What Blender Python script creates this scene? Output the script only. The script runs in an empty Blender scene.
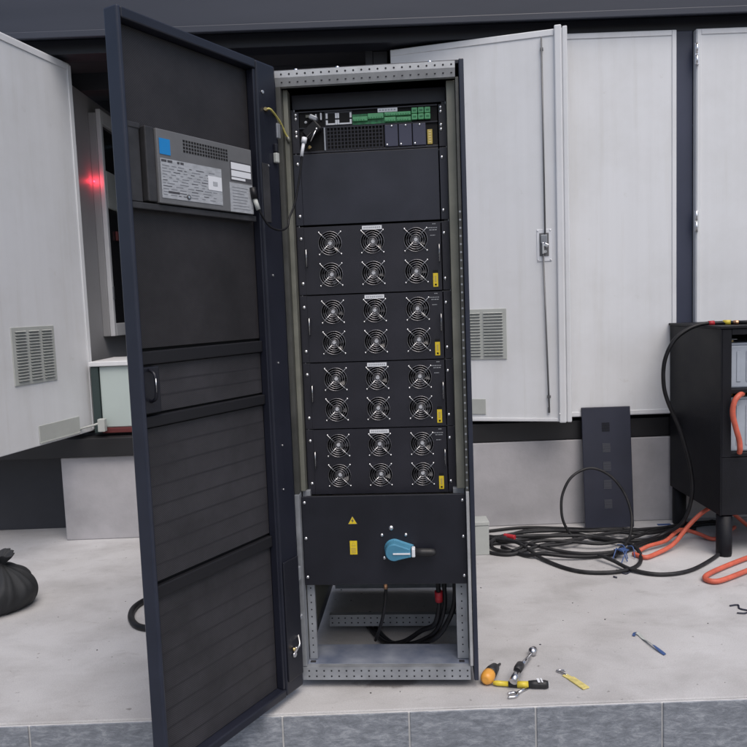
import bpy, bmesh, math, random
from mathutils import Vector, Matrix
random.seed(7)
S = bpy.context.scene
COL = S.collection
R = math.radians

# ------------------------------------------------------------------ materials
def mat(name, c, rough=0.5, metal=0.0, var=0.0, vscale=3.0, stretch=(1, 1, 1), bump=0.0, bscale=60.0,
        c2=None, spec=0.5, rvar=0.0, detail=6.0, emit=None, estr=0.0, alpha=None):
    m = bpy.data.materials.new(name); m.use_nodes = True
    nt = m.node_tree; b = nt.nodes['Principled BSDF']
    b.inputs['Base Color'].default_value = (*c, 1); b.inputs['Roughness'].default_value = rough
    b.inputs['Metallic'].default_value = metal; b.inputs['Specular IOR Level'].default_value = spec
    if emit:
        b.inputs['Emission Color'].default_value = (*emit, 1); b.inputs['Emission Strength'].default_value = estr
    if var or bump or rvar:
        tc = nt.nodes.new('ShaderNodeTexCoord'); mp = nt.nodes.new('ShaderNodeMapping')
        mp.inputs['Scale'].default_value = stretch
        nt.links.new(tc.outputs['Object'], mp.inputs['Vector'])
    if var or rvar:
        n = nt.nodes.new('ShaderNodeTexNoise'); n.inputs['Scale'].default_value = vscale
        n.inputs['Detail'].default_value = detail; n.inputs['Roughness'].default_value = 0.6
        nt.links.new(mp.outputs[0], n.inputs['Vector'])
    if var:
        r = nt.nodes.new('ShaderNodeValToRGB')
        lo = c2 if c2 else tuple(x * (1 - var) for x in c); hi = c if c2 else tuple(min(1, x * (1 + var)) for x in c)
        r.color_ramp.elements[0].position = 0.3; r.color_ramp.elements[0].color = (*lo, 1)
        r.color_ramp.elements[1].position = 0.7; r.color_ramp.elements[1].color = (*hi, 1)
        nt.links.new(n.outputs['Fac'], r.inputs['Fac']); nt.links.new(r.outputs[0], b.inputs['Base Color'])
    if rvar:
        mr = nt.nodes.new('ShaderNodeMapRange'); mr.inputs['To Min'].default_value = max(0.02, rough - rvar)
        mr.inputs['To Max'].default_value = min(1, rough + rvar); mr.inputs['From Min'].default_value = 0.3; mr.inputs['From Max'].default_value = 0.7
        nt.links.new(n.outputs['Fac'], mr.inputs['Value']); nt.links.new(mr.outputs[0], b.inputs['Roughness'])
    if bump:
        n2 = nt.nodes.new('ShaderNodeTexNoise'); n2.inputs['Scale'].default_value = bscale; n2.inputs['Detail'].default_value = 4
        bp = nt.nodes.new('ShaderNodeBump'); bp.inputs['Strength'].default_value = bump; bp.inputs['Distance'].default_value = 0.004
        nt.links.new(mp.outputs[0], n2.inputs['Vector']); nt.links.new(n2.outputs['Fac'], bp.inputs['Height'])
        nt.links.new(bp.outputs[0], b.inputs['Normal'])
    return m

def mesh_mat(name, c, hole, pitch):          # perforated sheet: rows of tiny punched holes
    m = mat(name, c, 0.55)
    nt = m.node_tree; b = nt.nodes['Principled BSDF']
    tc = nt.nodes.new('ShaderNodeTexCoord'); sp = nt.nodes.new('ShaderNodeSeparateXYZ')
    nt.links.new(tc.outputs['Object'], sp.inputs[0])
    def sine(sock):
        a = nt.nodes.new('ShaderNodeMath'); a.operation = 'MULTIPLY'; a.inputs[1].default_value = 2 * math.pi / pitch
        s = nt.nodes.new('ShaderNodeMath'); s.operation = 'SINE'
        nt.links.new(sock, a.inputs[0]); nt.links.new(a.outputs[0], s.inputs[0]); return s.outputs[0]
    mu = nt.nodes.new('ShaderNodeMath'); mu.operation = 'MULTIPLY'
    nt.links.new(sine(sp.outputs[0]), mu.inputs[0]); nt.links.new(sine(sp.outputs[2]), mu.inputs[1])
    r = nt.nodes.new('ShaderNodeValToRGB')
    r.color_ramp.elements[0].position = 0.05; r.color_ramp.elements[0].color = (*c, 1)
    r.color_ramp.elements[1].position = 0.35; r.color_ramp.elements[1].color = (*hole, 1)
    n = nt.nodes.new('ShaderNodeTexNoise'); n.inputs['Scale'].default_value = 3.4; n.inputs['Detail'].default_value = 10; n.inputs['Roughness'].default_value = .72
    nt.links.new(tc.outputs['Object'], n.inputs['Vector'])
    mx = nt.nodes.new('ShaderNodeMix'); mx.data_type = 'RGBA'; mx.blend_type = 'MULTIPLY'; mx.inputs[0].default_value = 0.85
    r2 = nt.nodes.new('ShaderNodeValToRGB')
    r2.color_ramp.elements[0].position = 0.3; r2.color_ramp.elements[0].color = (.40, .40, .40, 1)
    r2.color_ramp.elements[1].position = 0.7; r2.color_ramp.elements[1].color = (1.75, 1.72, 1.68, 1)
    nt.links.new(n.outputs['Fac'], r2.inputs[0])
    nt.links.new(mu.outputs[0], r.inputs['Fac']); nt.links.new(r.outputs[0], mx.inputs[6]); nt.links.new(r2.outputs[0], mx.inputs[7])
    nt.links.new(mx.outputs[2], b.inputs['Base Color'])
    return m

def concrete_mat():
    m = bpy.data.materials.new('floor_concrete'); m.use_nodes = True; nt = m.node_tree; b = nt.nodes['Principled BSDF']
    L = nt.links.new
    tc = nt.nodes.new('ShaderNodeTexCoord')
    def noise(scale, detail=8, rough=0.62, dist=0.0, stretch=(1, 1, 1)):
        mp = nt.nodes.new('ShaderNodeMapping'); mp.inputs['Scale'].default_value = stretch
        n = nt.nodes.new('ShaderNodeTexNoise'); n.inputs['Scale'].default_value = scale; n.inputs['Detail'].default_value = detail
        n.inputs['Roughness'].default_value = rough; n.inputs['Distortion'].default_value = dist
        L(tc.outputs['Object'], mp.inputs[0]); L(mp.outputs[0], n.inputs['Vector']); return n.outputs['Fac']
    def ramp(f, p0, c0, p1, c1):
        r = nt.nodes.new('ShaderNodeValToRGB'); e = r.color_ramp.elements
        e[0].position = p0; e[0].color = (*c0, 1); e[1].position = p1; e[1].color = (*c1, 1); L(f, r.inputs[0]); return r.outputs[0]
    def mul(a, c, f):
        x = nt.nodes.new('ShaderNodeMix'); x.data_type = 'RGBA'; x.blend_type = 'MULTIPLY'; x.inputs[0].default_value = f
        L(a, x.inputs[6]); L(c, x.inputs[7]); return x.outputs[2]
    base = ramp(noise(1.6), .3, (.50, .495, .50), .72, (.60, .595, .60))
    st = ramp(noise(3.2, 10, .62, .3, (1, 1.3, 1)), .34, (.66, .65, .64), .54, (1, 1, 1))
    sc = ramp(noise(11, 8, .7, .6, (.6, 1.4, 1)), .30, (.70, .68, .67), .42, (1, 1, 1))
    gr = ramp(noise(240, 3), .25, (.82, .82, .82), .6, (1.05, 1.05, 1.05))
    sp = ramp(noise(38, 2, .5), .24, (.45, .43, .42), .29, (1, 1, 1))
    c = mul(mul(mul(mul(base, st, .5), sc, .45), gr, .85), sp, .75)
    c = mul(c, ramp(noise(26, 9, .75, .2, (.25, 2.6, 1)), .27, (.60, .58, .56), .36, (1, 1, 1)), .55)
    c = mul(c, ramp(noise(.9, 6, .6), .36, (.80, .785, .77), .60, (1, 1, 1)), .9)
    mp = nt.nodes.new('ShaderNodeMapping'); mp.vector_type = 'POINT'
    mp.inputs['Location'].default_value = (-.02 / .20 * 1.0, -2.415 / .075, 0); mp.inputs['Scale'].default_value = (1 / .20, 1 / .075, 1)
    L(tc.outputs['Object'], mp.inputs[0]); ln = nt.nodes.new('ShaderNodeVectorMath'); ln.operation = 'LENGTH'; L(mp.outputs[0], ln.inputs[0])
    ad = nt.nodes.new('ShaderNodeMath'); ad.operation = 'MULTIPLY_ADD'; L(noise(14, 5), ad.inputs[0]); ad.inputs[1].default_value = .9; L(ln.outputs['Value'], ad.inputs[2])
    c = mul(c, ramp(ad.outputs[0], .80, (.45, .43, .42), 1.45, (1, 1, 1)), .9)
    L(c, b.inputs['Base Color']); b.inputs['Roughness'].default_value = .8
    bp = nt.nodes.new('ShaderNodeBump'); bp.inputs['Strength'].default_value = .25; bp.inputs['Distance'].default_value = .003
    L(noise(90, 5), bp.inputs['Height']); L(bp.outputs[0], b.inputs['Normal'])
    return m

def tile_mat():
    m = bpy.data.materials.new('slate_tile'); m.use_nodes = True; nt = m.node_tree; b = nt.nodes['Principled BSDF']; L = nt.links.new
    tc = nt.nodes.new('ShaderNodeTexCoord'); mp = nt.nodes.new('ShaderNodeMapping'); mp.inputs['Scale'].default_value = (1, 1, 2.6)
    w = nt.nodes.new('ShaderNodeTexNoise'); w.inputs['Scale'].default_value = 21; w.inputs['Detail'].default_value = 9
    w.inputs['Distortion'].default_value = .45; w.inputs['Roughness'].default_value = .78
    L(tc.outputs['Object'], mp.inputs[0]); L(mp.outputs[0], w.inputs['Vector'])
    r = nt.nodes.new('ShaderNodeValToRGB'); e = r.color_ramp.elements
    e[0].position = .36; e[0].color = (.17, .185, .21, 1); e[1].position = .68; e[1].color = (.44, .46, .50, 1)
    x = r.color_ramp.elements.new(.50); x.color = (.25, .27, .305, 1)
    L(w.outputs['Fac'], r.inputs[0]); L(r.outputs[0], b.inputs['Base Color']); b.inputs['Roughness'].default_value = .6
    bp = nt.nodes.new('ShaderNodeBump'); bp.inputs['Strength'].default_value = .5; bp.inputs['Distance'].default_value = .004
    L(w.outputs['Fac'], bp.inputs['Height']); L(bp.outputs[0], b.inputs['Normal'])
    return m

def grime(m):                                # faint vertical runs, rubbed patches and dust on painted steel
    nt = m.node_tree; b = nt.nodes['Principled BSDF']; L = nt.links.new
    src = b.inputs['Base Color'].links[0].from_socket
    tc = nt.nodes.new('ShaderNodeTexCoord')
    def layer(src, stretch, scale, p0, c0, p1, f, detail=8):
        mp = nt.nodes.new('ShaderNodeMapping'); mp.inputs['Scale'].default_value = stretch
        n = nt.nodes.new('ShaderNodeTexNoise'); n.inputs['Scale'].default_value = scale; n.inputs['Detail'].default_value = detail; n.inputs['Roughness'].default_value = .65
        r = nt.nodes.new('ShaderNodeValToRGB'); e = r.color_ramp.elements
        e[0].position = p0; e[0].color = (*c0, 1); e[1].position = p1; e[1].color = (1, 1, 1, 1)
        x = nt.nodes.new('ShaderNodeMix'); x.data_type = 'RGBA'; x.blend_type = 'MULTIPLY'; x.inputs[0].default_value = f
        L(tc.outputs['Object'], mp.inputs[0]); L(mp.outputs[0], n.inputs['Vector']); L(n.outputs['Fac'], r.inputs[0]); L(src, x.inputs[6]); L(r.outputs[0], x.inputs[7])
        return x.outputs[2], n.outputs['Fac']
    o, _ = layer(src, (7, 7, .45), 2.0, .30, (.86, .845, .81), .46, .38)
    o, _ = layer(o, (1, 1, 1), 1.6, .34, (.90, .895, .88), .56, .8)
    o, f = layer(o, (1, 1, 1), 9.0, .24, (.80, .78, .74), .36, .7)
    L(o, b.inputs['Base Color'])
    mr = nt.nodes.new('ShaderNodeMapRange'); mr.inputs['To Min'].default_value = .32; mr.inputs['To Max'].default_value = .58; L(f, mr.inputs['Value']); L(mr.outputs[0], b.inputs['Roughness'])
    return m

M = {}
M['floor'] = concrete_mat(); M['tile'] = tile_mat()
M['grout'] = mat('tile_grout', (.62, .62, .62), .8, var=.15, vscale=20)
M['asphalt'] = mat('yard_ground', (.16, .16, .16), .85, var=.3, vscale=4, bump=.3)
M['plinth'] = mat('plinth_concrete', (.43, .42, .435), .8, var=.22, vscale=2.4, bump=.15, bscale=80, rvar=.1, detail=9)
M['white'] = grime(mat('white_steel', (.77, .785, .81), .45, var=.018, vscale=1.2, stretch=(22, 22, .4), bump=.02, bscale=14))
M['white_rim'] = mat('white_rim', (.70, .71, .73), .45, var=.08, vscale=3)
M['offwhite'] = mat('offwhite_panel', (.52, .60, .58), .35, var=.06, vscale=2)
M['light_grey'] = mat('light_grey_plastic', (.46, .48, .46), .5, var=.08, vscale=8)
M['grey_wall'] = mat('inner_wall_grey', (.36, .36, .37), .55, var=.12, vscale=1.5)
M['dark_inner'] = mat('dark_inner', (.035, .037, .045), .7, var=.2, vscale=2)
M['navy'] = mat('navy_steel', (.040, .047, .080), .42, var=.18, vscale=2.5, rvar=.08)
M['fascia'] = mat('fascia_navy', (.040, .046, .066), .5, var=.15, vscale=1.2, stretch=(.6, 4, 4), rvar=.08)
M['header_dark'] = mat('header_dark', (.016, .018, .026), .45, var=.2, vscale=2)
M['black_steel'] = mat('black_steel', (.012, .012, .014), .5, var=.3, vscale=4, rvar=.1)
M['ups_black'] = mat('cabinet_black', (.011, .012, .019), .42, var=.22, vscale=6, bump=.08, bscale=420, rvar=.05)
M['ups_navy'] = mat('cabinet_navy', (.013, .015, .026), .40, var=.2, vscale=4, bump=.06, bscale=420, rvar=.06)
M['ups_edge'] = mat('cabinet_edge', (.026, .031, .050), .36, var=.2, vscale=5, rvar=.06)
M['panel_grey'] = mat('panel_charcoal', (.020, .022, .034), .42, var=.22, vscale=7, bump=.06, bscale=420, rvar=.05)
M['module'] = mat('module_charcoal', (.017, .017, .025), .42, var=.18, vscale=9, bump=.08, bscale=420, rvar=.06)
M['void'] = mat('deep_black', (.004, .004, .005), .8)
M['blade'] = mat('fan_blade', (.045, .045, .05), .22)
M['ring_wire'] = mat('guard_ring', (.40, .39, .41), .34, 1.0, var=.6, vscale=26, rvar=.14)
M['hub_label'] = mat('fan_hub_label', (.10, .10, .11), .3, var=.4, vscale=90)
M['wire'] = mat('guard_wire', (.66, .66, .69), .26, 1.0, var=.55, vscale=30, rvar=.12)
M['screw'] = mat('screw_zinc', (.88, .88, .90), .28, 1.0)
M['galv'] = mat('galvanised', (.36, .38, .41), .48, .5, var=.16, vscale=16, rvar=.1)
M['inner_back_lit'] = mat('inner_back_lit', (.20, .185, .175), .6, .1, var=.2, vscale=6)
M['galv_lit'] = mat('galvanised_lit', (.52, .53, .54), .46, .4, var=.18, vscale=14)  # lit copy of the galvanised steel, brightness of the light put into the colour
M['galv_shaded'] = mat('post_shaded', (.085, .087, .082), .5, .3, var=.3, vscale=9)  # shaded copy of the post steel, shade put into the colour
M['galv_olive'] = mat('galvanised_olive', (.21, .212, .18), .5, .35, var=.2, vscale=9, rvar=.08)
M['plate'] = mat('zinc_plate', (.33, .36, .43), .40, .3, c2=(.15, .18, .26), var=.3, vscale=11, rvar=.12)
M['hole'] = mat('punched_hole', (.02, .02, .025), .8)
M['mesh'] = mesh_mat('perforated_mesh', (.027, .025, .029), (.008, .008, .009), .0060)
M['mesh2'] = mesh_mat('perforated_mesh_fine', (.040, .039, .046), (.013, .013, .015), .0060)
M['crossbar'] = mat('crossbar_black', (.007, .007, .010), .55)
M['rib'] = mat('mesh_rib', (.026, .025, .030), .6)
M['grey_mid'] = mat('display_grey', (.155, .158, .165), .42, var=.14, vscale=8, rvar=.06)
M['grey_dark'] = mat('bracket_grey', (.036, .036, .04), .5, var=.45, vscale=14)
M['cyan'] = mat('cyan_sticker', (.012, .24, .60), .35)
M['label_grey'] = mat('label_grey', (.42, .44, .47), .4, var=.2, vscale=40, stretch=(1, 1, 3))
M['label_glint_white'] = mat('label_glint_white', (.80, .82, .86), .4)
M['ink'] = mat('label_ink', (.07, .07, .08), .6)
M['ink_grey'] = mat('label_ink_grey', (.20, .21, .23), .6)
M['yellow'] = mat('yellow_label', (.80, .60, .03), .4)
M['yellow_pale'] = mat('ochre_label', (.55, .42, .10), .45)
M['knob'] = mat('knob_blue', (.075, .25, .38), .38, var=.08, vscale=30)
M['pcb'] = mat('pcb_green', (.03, .20, .075), .4, var=.5, vscale=90)
M['terminal'] = mat('terminal_green', (.12, .42, .19), .35, var=.15, vscale=60)
M['slot'] = mat('slot_cover_blue_grey', (.055, .058, .095), .4)
M['copper'] = mat('copper_lug', (.80, .45, .25), .3, 1.0)
M['brass'] = mat('brass', (.80, .62, .30), .3, 1.0)
M['gy_wire'] = mat('yellow_green_wire', (.62, .55, .16), .5)
M['rubber'] = mat('cable_black', (.008, .008, .010), .45, var=.6, vscale=30, spec=.35)
M['rubber_grey'] = mat('cable_dusty', (.017, .017, .019), .5, var=.6, vscale=25, spec=.35)
M['red'] = mat('red_tape', (.42, .02, .03), .5)
M['dark_red'] = mat('dark_red_strip', (.14, .03, .03), .5)
M['orange'] = mat('orange_cable', (.60, .125, .075), .5, var=.15, vscale=25)
M['batt_case'] = mat('battery_grey', (.40, .44, .50), .35, var=.06, vscale=20)
M['batt_box'] = mat('battery_cabinet_black', (.007, .0075, .011), .55, var=.4, vscale=5, bump=.15, bscale=160, rvar=.06, spec=.28)
M['leanpanel'] = mat('lean_panel_navy', (.026, .029, .048), .45, var=.15, vscale=4, bump=.1, bscale=300, rvar=.05)
M['slot_grey'] = mat('slot_grey', (.13, .135, .155), .5)
M['slit_shade'] = mat('vent_slit_shade', (.26, .27, .28), .5)
M['amber'] = mat('amber_grip', (.78, .36, .06), .35, var=.08, vscale=30)
M['grip'] = mat('tool_grip_black', (.02, .02, .022), .5, var=.3, vscale=60)
M['tool_yellow'] = mat('tool_yellow', (.66, .52, .05), .4, var=.15, vscale=40)
M['strip_yellow'] = mat('strip_yellow', (.66, .56, .20), .5, var=.2, vscale=60)
M['chrome'] = mat('tool_chrome', (.62, .62, .64), .22, 1.0, var=.2, vscale=40)
M['blue_tie'] = mat('blue_plastic', (.05, .10, .26), .5)
M['bag_black'] = mat('bag_black', (.022, .024, .027), .72, bump=.25, bscale=34, rvar=.1)
M['cloth_dark'] = mat('dark_cloth', (.030, .034, .038), .95, var=.5, vscale=8, bump=.4, bscale=30)
M['glass'] = mat('dark_glass', (.02, .02, .022), .12)
M['green_post'] = mat('dark_green_post', (.035, .055, .055), .5)
M['led'] = mat('red_led', (.8, .02, .03), .4, emit=(1, .03, .06), estr=6)

# ------------------------------------------------------------------ mesh builder
class MB:
    def __init__(s, T=None): s.bm = bmesh.new(); s.T = T
    def _v(s, p):
        p = Vector(p); return s.bm.verts.new(s.T @ p if s.T else p)
    def face(s, pts, mi=0, sm=False):
        f = s.bm.faces.new([s._v(p) for p in pts]); f.material_index = mi; f.smooth = sm; return f
    def box(s, x0, x1, y0, y1, z0, z1, mi=0, bev=0.0, seg=2, rot=None):
        a = bmesh.new(); bmesh.ops.create_cube(a, size=1)
        for v in a.verts: v.co = Vector((v.co.x * (x1 - x0), v.co.y * (y1 - y0), v.co.z * (z1 - z0)))
        if bev: bmesh.ops.bevel(a, geom=list(a.edges), offset=bev, segments=seg, affect='EDGES', profile=.5)
        c = Vector(((x0 + x1) / 2, (y0 + y1) / 2, (z0 + z1) / 2))
        mp = {}
        for v in a.verts:
            q = v.co.copy()
            if rot: q = rot @ q
            mp[v.index] = s._v(q + c)
        for f in a.faces:
            n = s.bm.faces.new([mp[v.index] for v in f.verts]); n.material_index = mi; n.smooth = False
        a.free(); return s
    def _frame(s, t):
        t = t.normalized(); u = Vector((0, 0, 1)) if abs(t.z) < .9 else Vector((1, 0, 0))
        a = t.cross(u).normalized(); return a, t.cross(a).normalized()
    def tube(s, pts, r, mi=0, seg=8, closed=False, cap=True, rad=None):
        P = [Vector(p) for p in pts]; n = len(P); rings = []
        prev = None
        for i in range(n):
            if closed: t = P[(i + 1) % n] - P[i - 1]
            else: t = P[min(i + 1, n - 1)] - P[max(i - 1, 0)]
            t.normalize()
            if prev is None: a, b = s._frame(t)
            else:
                a = prev - t * prev.dot(t)
                if a.length < 1e-6: a, b = s._frame(t)
                a.normalize(); b = t.cross(a)
            prev = a
            rr = rad[i] if rad else r
            rings.append([s._v(P[i] + (a * math.cos(2 * math.pi * k / seg) + b * math.sin(2 * math.pi * k / seg)) * rr) for k in range(seg)])
        for i in range(n if closed else n - 1):
            A, B = rings[i], rings[(i + 1) % n]
            sh = 0
            if closed and i == n - 1:     # best twist match
                sh = min(range(seg), key=lambda q: (A[0].co - B[q].co).length)
            for k in range(seg):
                f = s.bm.faces.new([A[k], A[(k + 1) % seg], B[(k + 1 + sh) % seg], B[(k + sh) % seg]]); f.material_index = mi; f.smooth = True
        if cap and not closed:
            f = s.bm.faces.new(rings[0][::-1]); f.material_index = mi
            f = s.bm.faces.new(rings[-1]); f.material_index = mi
        return s
    def cyl(s, p0, p1, r, mi=0, seg=16, r1=None):
        return s.tube([p0, p1], r, mi, seg, rad=[r, r if r1 is None else r1])
    def ring(s, c, rr, r, mi=0, seg=32, rs=6):       # torus in the local XZ plane
        c = Vector(c)
        return s.tube([c + Vector((math.cos(2 * math.pi * k / seg) * rr, 0, math.sin(2 * math.pi * k / seg) * rr)) for k in range(seg)], r, mi, rs, closed=True)
    def discy(s, x, y, z, r, mi=0, seg=12, d=-1):     # flat disc facing -y
        s.face([(x + r * math.cos(2 * math.pi * k / seg), y, z + r * math.sin(2 * math.pi * k / seg)) for k in range(seg)][::(1 if d < 0 else -1)], mi); return s
    def dome(s, c, r, h, mi=0, axis='y', seg=12):     # pan head facing -y
        c = Vector(c); rows = []
        for j in range(4):
            a = j / 3 * math.pi / 2
            rr, hh = r * math.cos(a), h * math.sin(a)
            if j == 3: rows.append([s._v(c + Vector((0, -h, 0)))])
            else: rows.append([s._v(c + Vector((rr * math.cos(2 * math.pi * k / seg), -hh, rr * math.sin(2 * math.pi * k / seg)))) for k in range(seg)])
        for j in range(3):
            for k in range(seg):
                if j < 2: f = s.bm.faces.new([rows[j][k], rows[j][(k + 1) % seg], rows[j + 1][(k + 1) % seg], rows[j + 1][k]])
                else: f = s.bm.faces.new([rows[j][k], rows[j][(k + 1) % seg], rows[3][0]])
                f.material_index = mi; f.smooth = True
        return s
    def ball(s, c, r, mi=0, sc=(1, 1, 1), u=14, v=9):
        a = bmesh.new(); bmesh.ops.create_uvsphere(a, u_segments=u, v_segments=v, radius=r)
        mp = {q.index: s._v(Vector((q.co.x * sc[0], q.co.y * sc[1], q.co.z * sc[2])) + Vector(c)) for q in a.verts}
        for f in a.faces:
            n = s.bm.faces.new([mp[q.index] for q in f.verts]); n.material_index = mi; n.smooth = True
        a.free(); return s
    def plate_holes(s, x0, x1, z0, z1, y, holes, half, rad, mi=0):
        """flat face at y with round openings; holes = grid columns x rows"""
        xs = sorted(set(h[0] for h in holes)); zs = sorted(set(h[1] for h in holes))
        ex = [x0] + [e for x in xs for e in (x - half, x + half)] + [x1]
        ez = [z0] + [e for z in zs for e in (z - half, z + half)] + [z1]
        for i in range(len(ex) - 1):
            for j in range(len(ez) - 1):
                a, b, c, d = ex[i], ex[i + 1], ez[j], ez[j + 1]
                if i % 2 == 1 and j % 2 == 1:
                    cx, cz = (a + b) / 2, (c + d) / 2; n = 32; o = []; q = []
                    for k in range(n):
                        t = 2 * math.pi * k / n; ct, st = math.cos(t), math.sin(t); m_ = max(abs(ct), abs(st))
                        o.append(s._v((cx + half * ct / m_, y, cz + half * st / m_))); q.append(s._v((cx + rad * ct, y, cz + rad * st)))
                    for k in range(n):
                        f = s.bm.faces.new([o[k], o[(k + 1) % n], q[(k + 1) % n], q[k]]); f.material_index = mi
                else: s.face([(a, y, c), (b, y, c), (b, y, d), (a, y, d)], mi)
        return s
    def build(s, name, mats, parent=None, loc=None, rotz=None):
        bmesh.ops.recalc_face_normals(s.bm, faces=list(s.bm.faces))
        me = bpy.data.meshes.new(name); s.bm.to_mesh(me); s.bm.free()
        for m in (mats if isinstance(mats, (list, tuple)) else [mats]): me.materials.append(M[m])
        return link(name, me, parent, loc, rotz)

def link(name, data, parent=None, loc=None, rotz=None):
    o = bpy.data.objects.new(name, data); COL.objects.link(o)
    if parent: o.parent = parent
    if loc is not None: o.location = loc
    if rotz is not None: o.rotation_euler = (0, 0, rotz)
    return o
def thing(name, label, cat, loc=(0, 0, 0), rotz=0.0, group=None):
    return tag(link(name, None, None, loc, rotz), label, cat, group)
def tag(o, label, cat, group=None):
    o['label'] = label; o['category'] = cat
    if group: o['group'] = group
    return o
def struct(o): o['kind'] = 'structure'; return o
def copy_tree(o, parent=None):
    c = o.copy(); COL.objects.link(c)
    if parent: c.parent = parent
    for ch in list(o.children): copy_tree(ch, c)
    return c
def smooth(pts, n=8, closed=False):      # Catmull-Rom
    P = [Vector(p) for p in pts]; out = []; L = len(P)
    for i in range(L if closed else L - 1):
        if closed: a, b, c, d = P[i - 1], P[i], P[(i + 1) % L], P[(i + 2) % L]
        else: a, b, c, d = P[max(i - 1, 0)], P[i], P[i + 1], P[min(i + 2, L - 1)]
        for k in range(n):
            t = k / n
            out.append(.5 * ((2 * b) + (c - a) * t + (2 * a - 5 * b + 4 * c - d) * t * t + (3 * b - a - 3 * c + d) * t ** 3))
    if not closed: out.append(P[-1])
    return out

# ------------------------------------------------------------------ ground
TY = 2.245                      # back edge of the tile row
GZ = -.27
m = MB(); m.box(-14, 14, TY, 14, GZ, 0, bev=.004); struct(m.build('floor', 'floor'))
m = MB(); m.box(-14, 14, TY - .010, TY - .001, GZ, -.006); struct(m.build('kerb', 'grout'))
m = MB(); x = -.325 - .3965 * 12
while x < 5:
    m.box(x + .003, x + .3965 - .003, TY - .016, TY - .011, GZ, -.003, bev=.0015, seg=1); x += .3965
struct(m.build('paving', 'tile'))
m = MB(); m.face([(-400, -400, GZ), (400, -400, GZ), (400, 400, GZ), (-400, 400, GZ)]); struct(m.build('ground', 'asphalt'))

# ------------------------------------------------------------------ concrete plinths
m = MB(); m.box(-1.775, -.75, 4.145, 4.9, 0, .475, bev=.006)
tag(m.build('concrete_plinth', 'plinth'), 'short grey concrete block under the left side of the enclosure', 'plinth')
m = MB(); m.box(.25, 5.2, 4.11, 4.9, 0, .478, bev=.006)
tag(m.build('concrete_plinth', 'plinth'), 'long grey concrete base wall behind the black cables and leaning panel', 'plinth')

# ------------------------------------------------------------------ equipment enclosure
enc = thing('equipment_enclosure', 'white and navy steel equipment enclosure on concrete blocks behind the tall open cabinet', 'enclosure', (0, 4.1, 0))
def eb(name, mt, *boxes, bev=.003, parent=enc, **k):
    q = MB()
    for b in boxes: q.box(*b, bev=bev)
    return q.build(name, mt, parent, **k)
eb('base_beam_and_blocker', 'black_steel', (-3.4, 5.2, 0.01, .13, .482, .585), (-3.4, 5.2, .14, 2.5, .50, .56), (-3.4, 5.2, 2.5, 2.6, .0, .56))  # last box: unseen wall added to block the bright horizon behind
eb('header', 'header_dark', (-3.4, 5.2, .03, .16, 2.655, 2.73))
eb('fascia', 'fascia', (-3.4, 5.2, -.06, .10, 2.733, 3.05), (-3.4, 5.2, -.075, -.06, 2.705, 2.74), bev=.004)
eb('roof', 'dark_inner', (-3.45, 5.25, -.02, 2.65, 3.05, 3.12))
eb('ceiling', 'dark_inner', (-3.4, 5.2, .16, 2.5, 2.70, 2.73), (-2.0, .4, .5, .62, 2.60, 2.70), (-2.0, .4, 1.1, 1.22, 2.60, 2.70))
eb('back_wall', 'dark_inner', (-3.4, 5.2, 2.5, 2.56, .56, 2.70))
eb('inner_floor', 'dark_inner', (-3.4, 5.2, .14, 2.5, .56, .60))
eb('partition', 'grey_wall', (-1.74, -1.685, .10, 2.5, .60, 2.60))
eb('partition', 'dark_inner', (.02, .06, .16, 2.5, .60, 2.70))
eb('post', 'grey_wall', (-1.735, -1.69, .10, .16, .605, 2.655))
eb('shade_panel', 'dark_inner', (-3.4, -1.78, .30, .32, 0, .50))  # dark sheet added to stand for the shade under the enclosure
eb('post', 'dark_inner', (.062, .14, .165, .25, .602, 2.655))
eb('post', 'navy', (1.668, 1.764, .02, .13, .585, 2.655))
eb('post', 'navy', (.985, 1.045, .06, .13, .585, 2.655))
eb('wall_panel', 'white', (-3.4, -1.745, .03, .10, .59, 2.65))

def louvre(q, x0, x1, z0, z1, cols, rows, ys):       # ys = -1 or +1 : outward direction
    gap = .026 if cols > 2 else .022; w = (x1 - x0 - gap * (cols + 1)) / cols; h = (z1 - z0 - .03) / rows
    lo, hi = sorted((0, ys * .006)); q.box(x0, x1, lo, hi, z0, z1, 0, bev=.002)
    for c in range(cols):
        a = x0 + gap + c * (w + gap)
        for r in range(rows):
            z = z0 + .015 + r * h
            lo, hi = sorted((ys * .0062, ys * .0072)); q.box(a, a + w, lo, hi, z + h * .08, z + h * .42, 1)  # grey slit boxes paint the shadow lines in the gaps
            y = ys * .0105
            q.box(a - .002, a + w + .002, y - .004, y + .004, z + h * .42, z + h * .62, 0, rot=Matrix.Rotation(ys * R(-24), 3, 'X'))

# left leaf, swung out towards the camera
dl = Vector((-.25, -.968)).normalized()
ld = MB().box(0, .90, -.045, 0, .612, 2.640, bev=.004)
ld.box(.0, .03, .0002, .006, .62, 2.63, bev=.002).box(.87, .90, .0002, .006, .62, 2.63, bev=.002).box(.03, .87, .0002, .005, 2.60, 2.632, bev=.002)
ld = ld.build('door', 'white', enc, (-1.60, .14, 0), math.atan2(dl.y, dl.x)); ld['label'] = 'white leaf with vent, swung out at far left'
q = MB(); louvre(q, .305, .62, .935, 1.222, 3, 17, 1); q.build('vent', ['light_grey', 'slit_shade'], ld)
q = MB(); q.box(.148, .475, .0005, .006, .625, .715, bev=.002).box(.15, .473, .0062, .012, .622, .63, bev=.001); q.build('cover_plate', 'light_grey', ld)
for zz in (.85, 1.65, 2.4):
    q = MB(); q.cyl((-.006, -.03, zz - .05), (-.006, -.03, zz + .05), .008); q.build('hinge', 'white_rim', ld)
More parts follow.
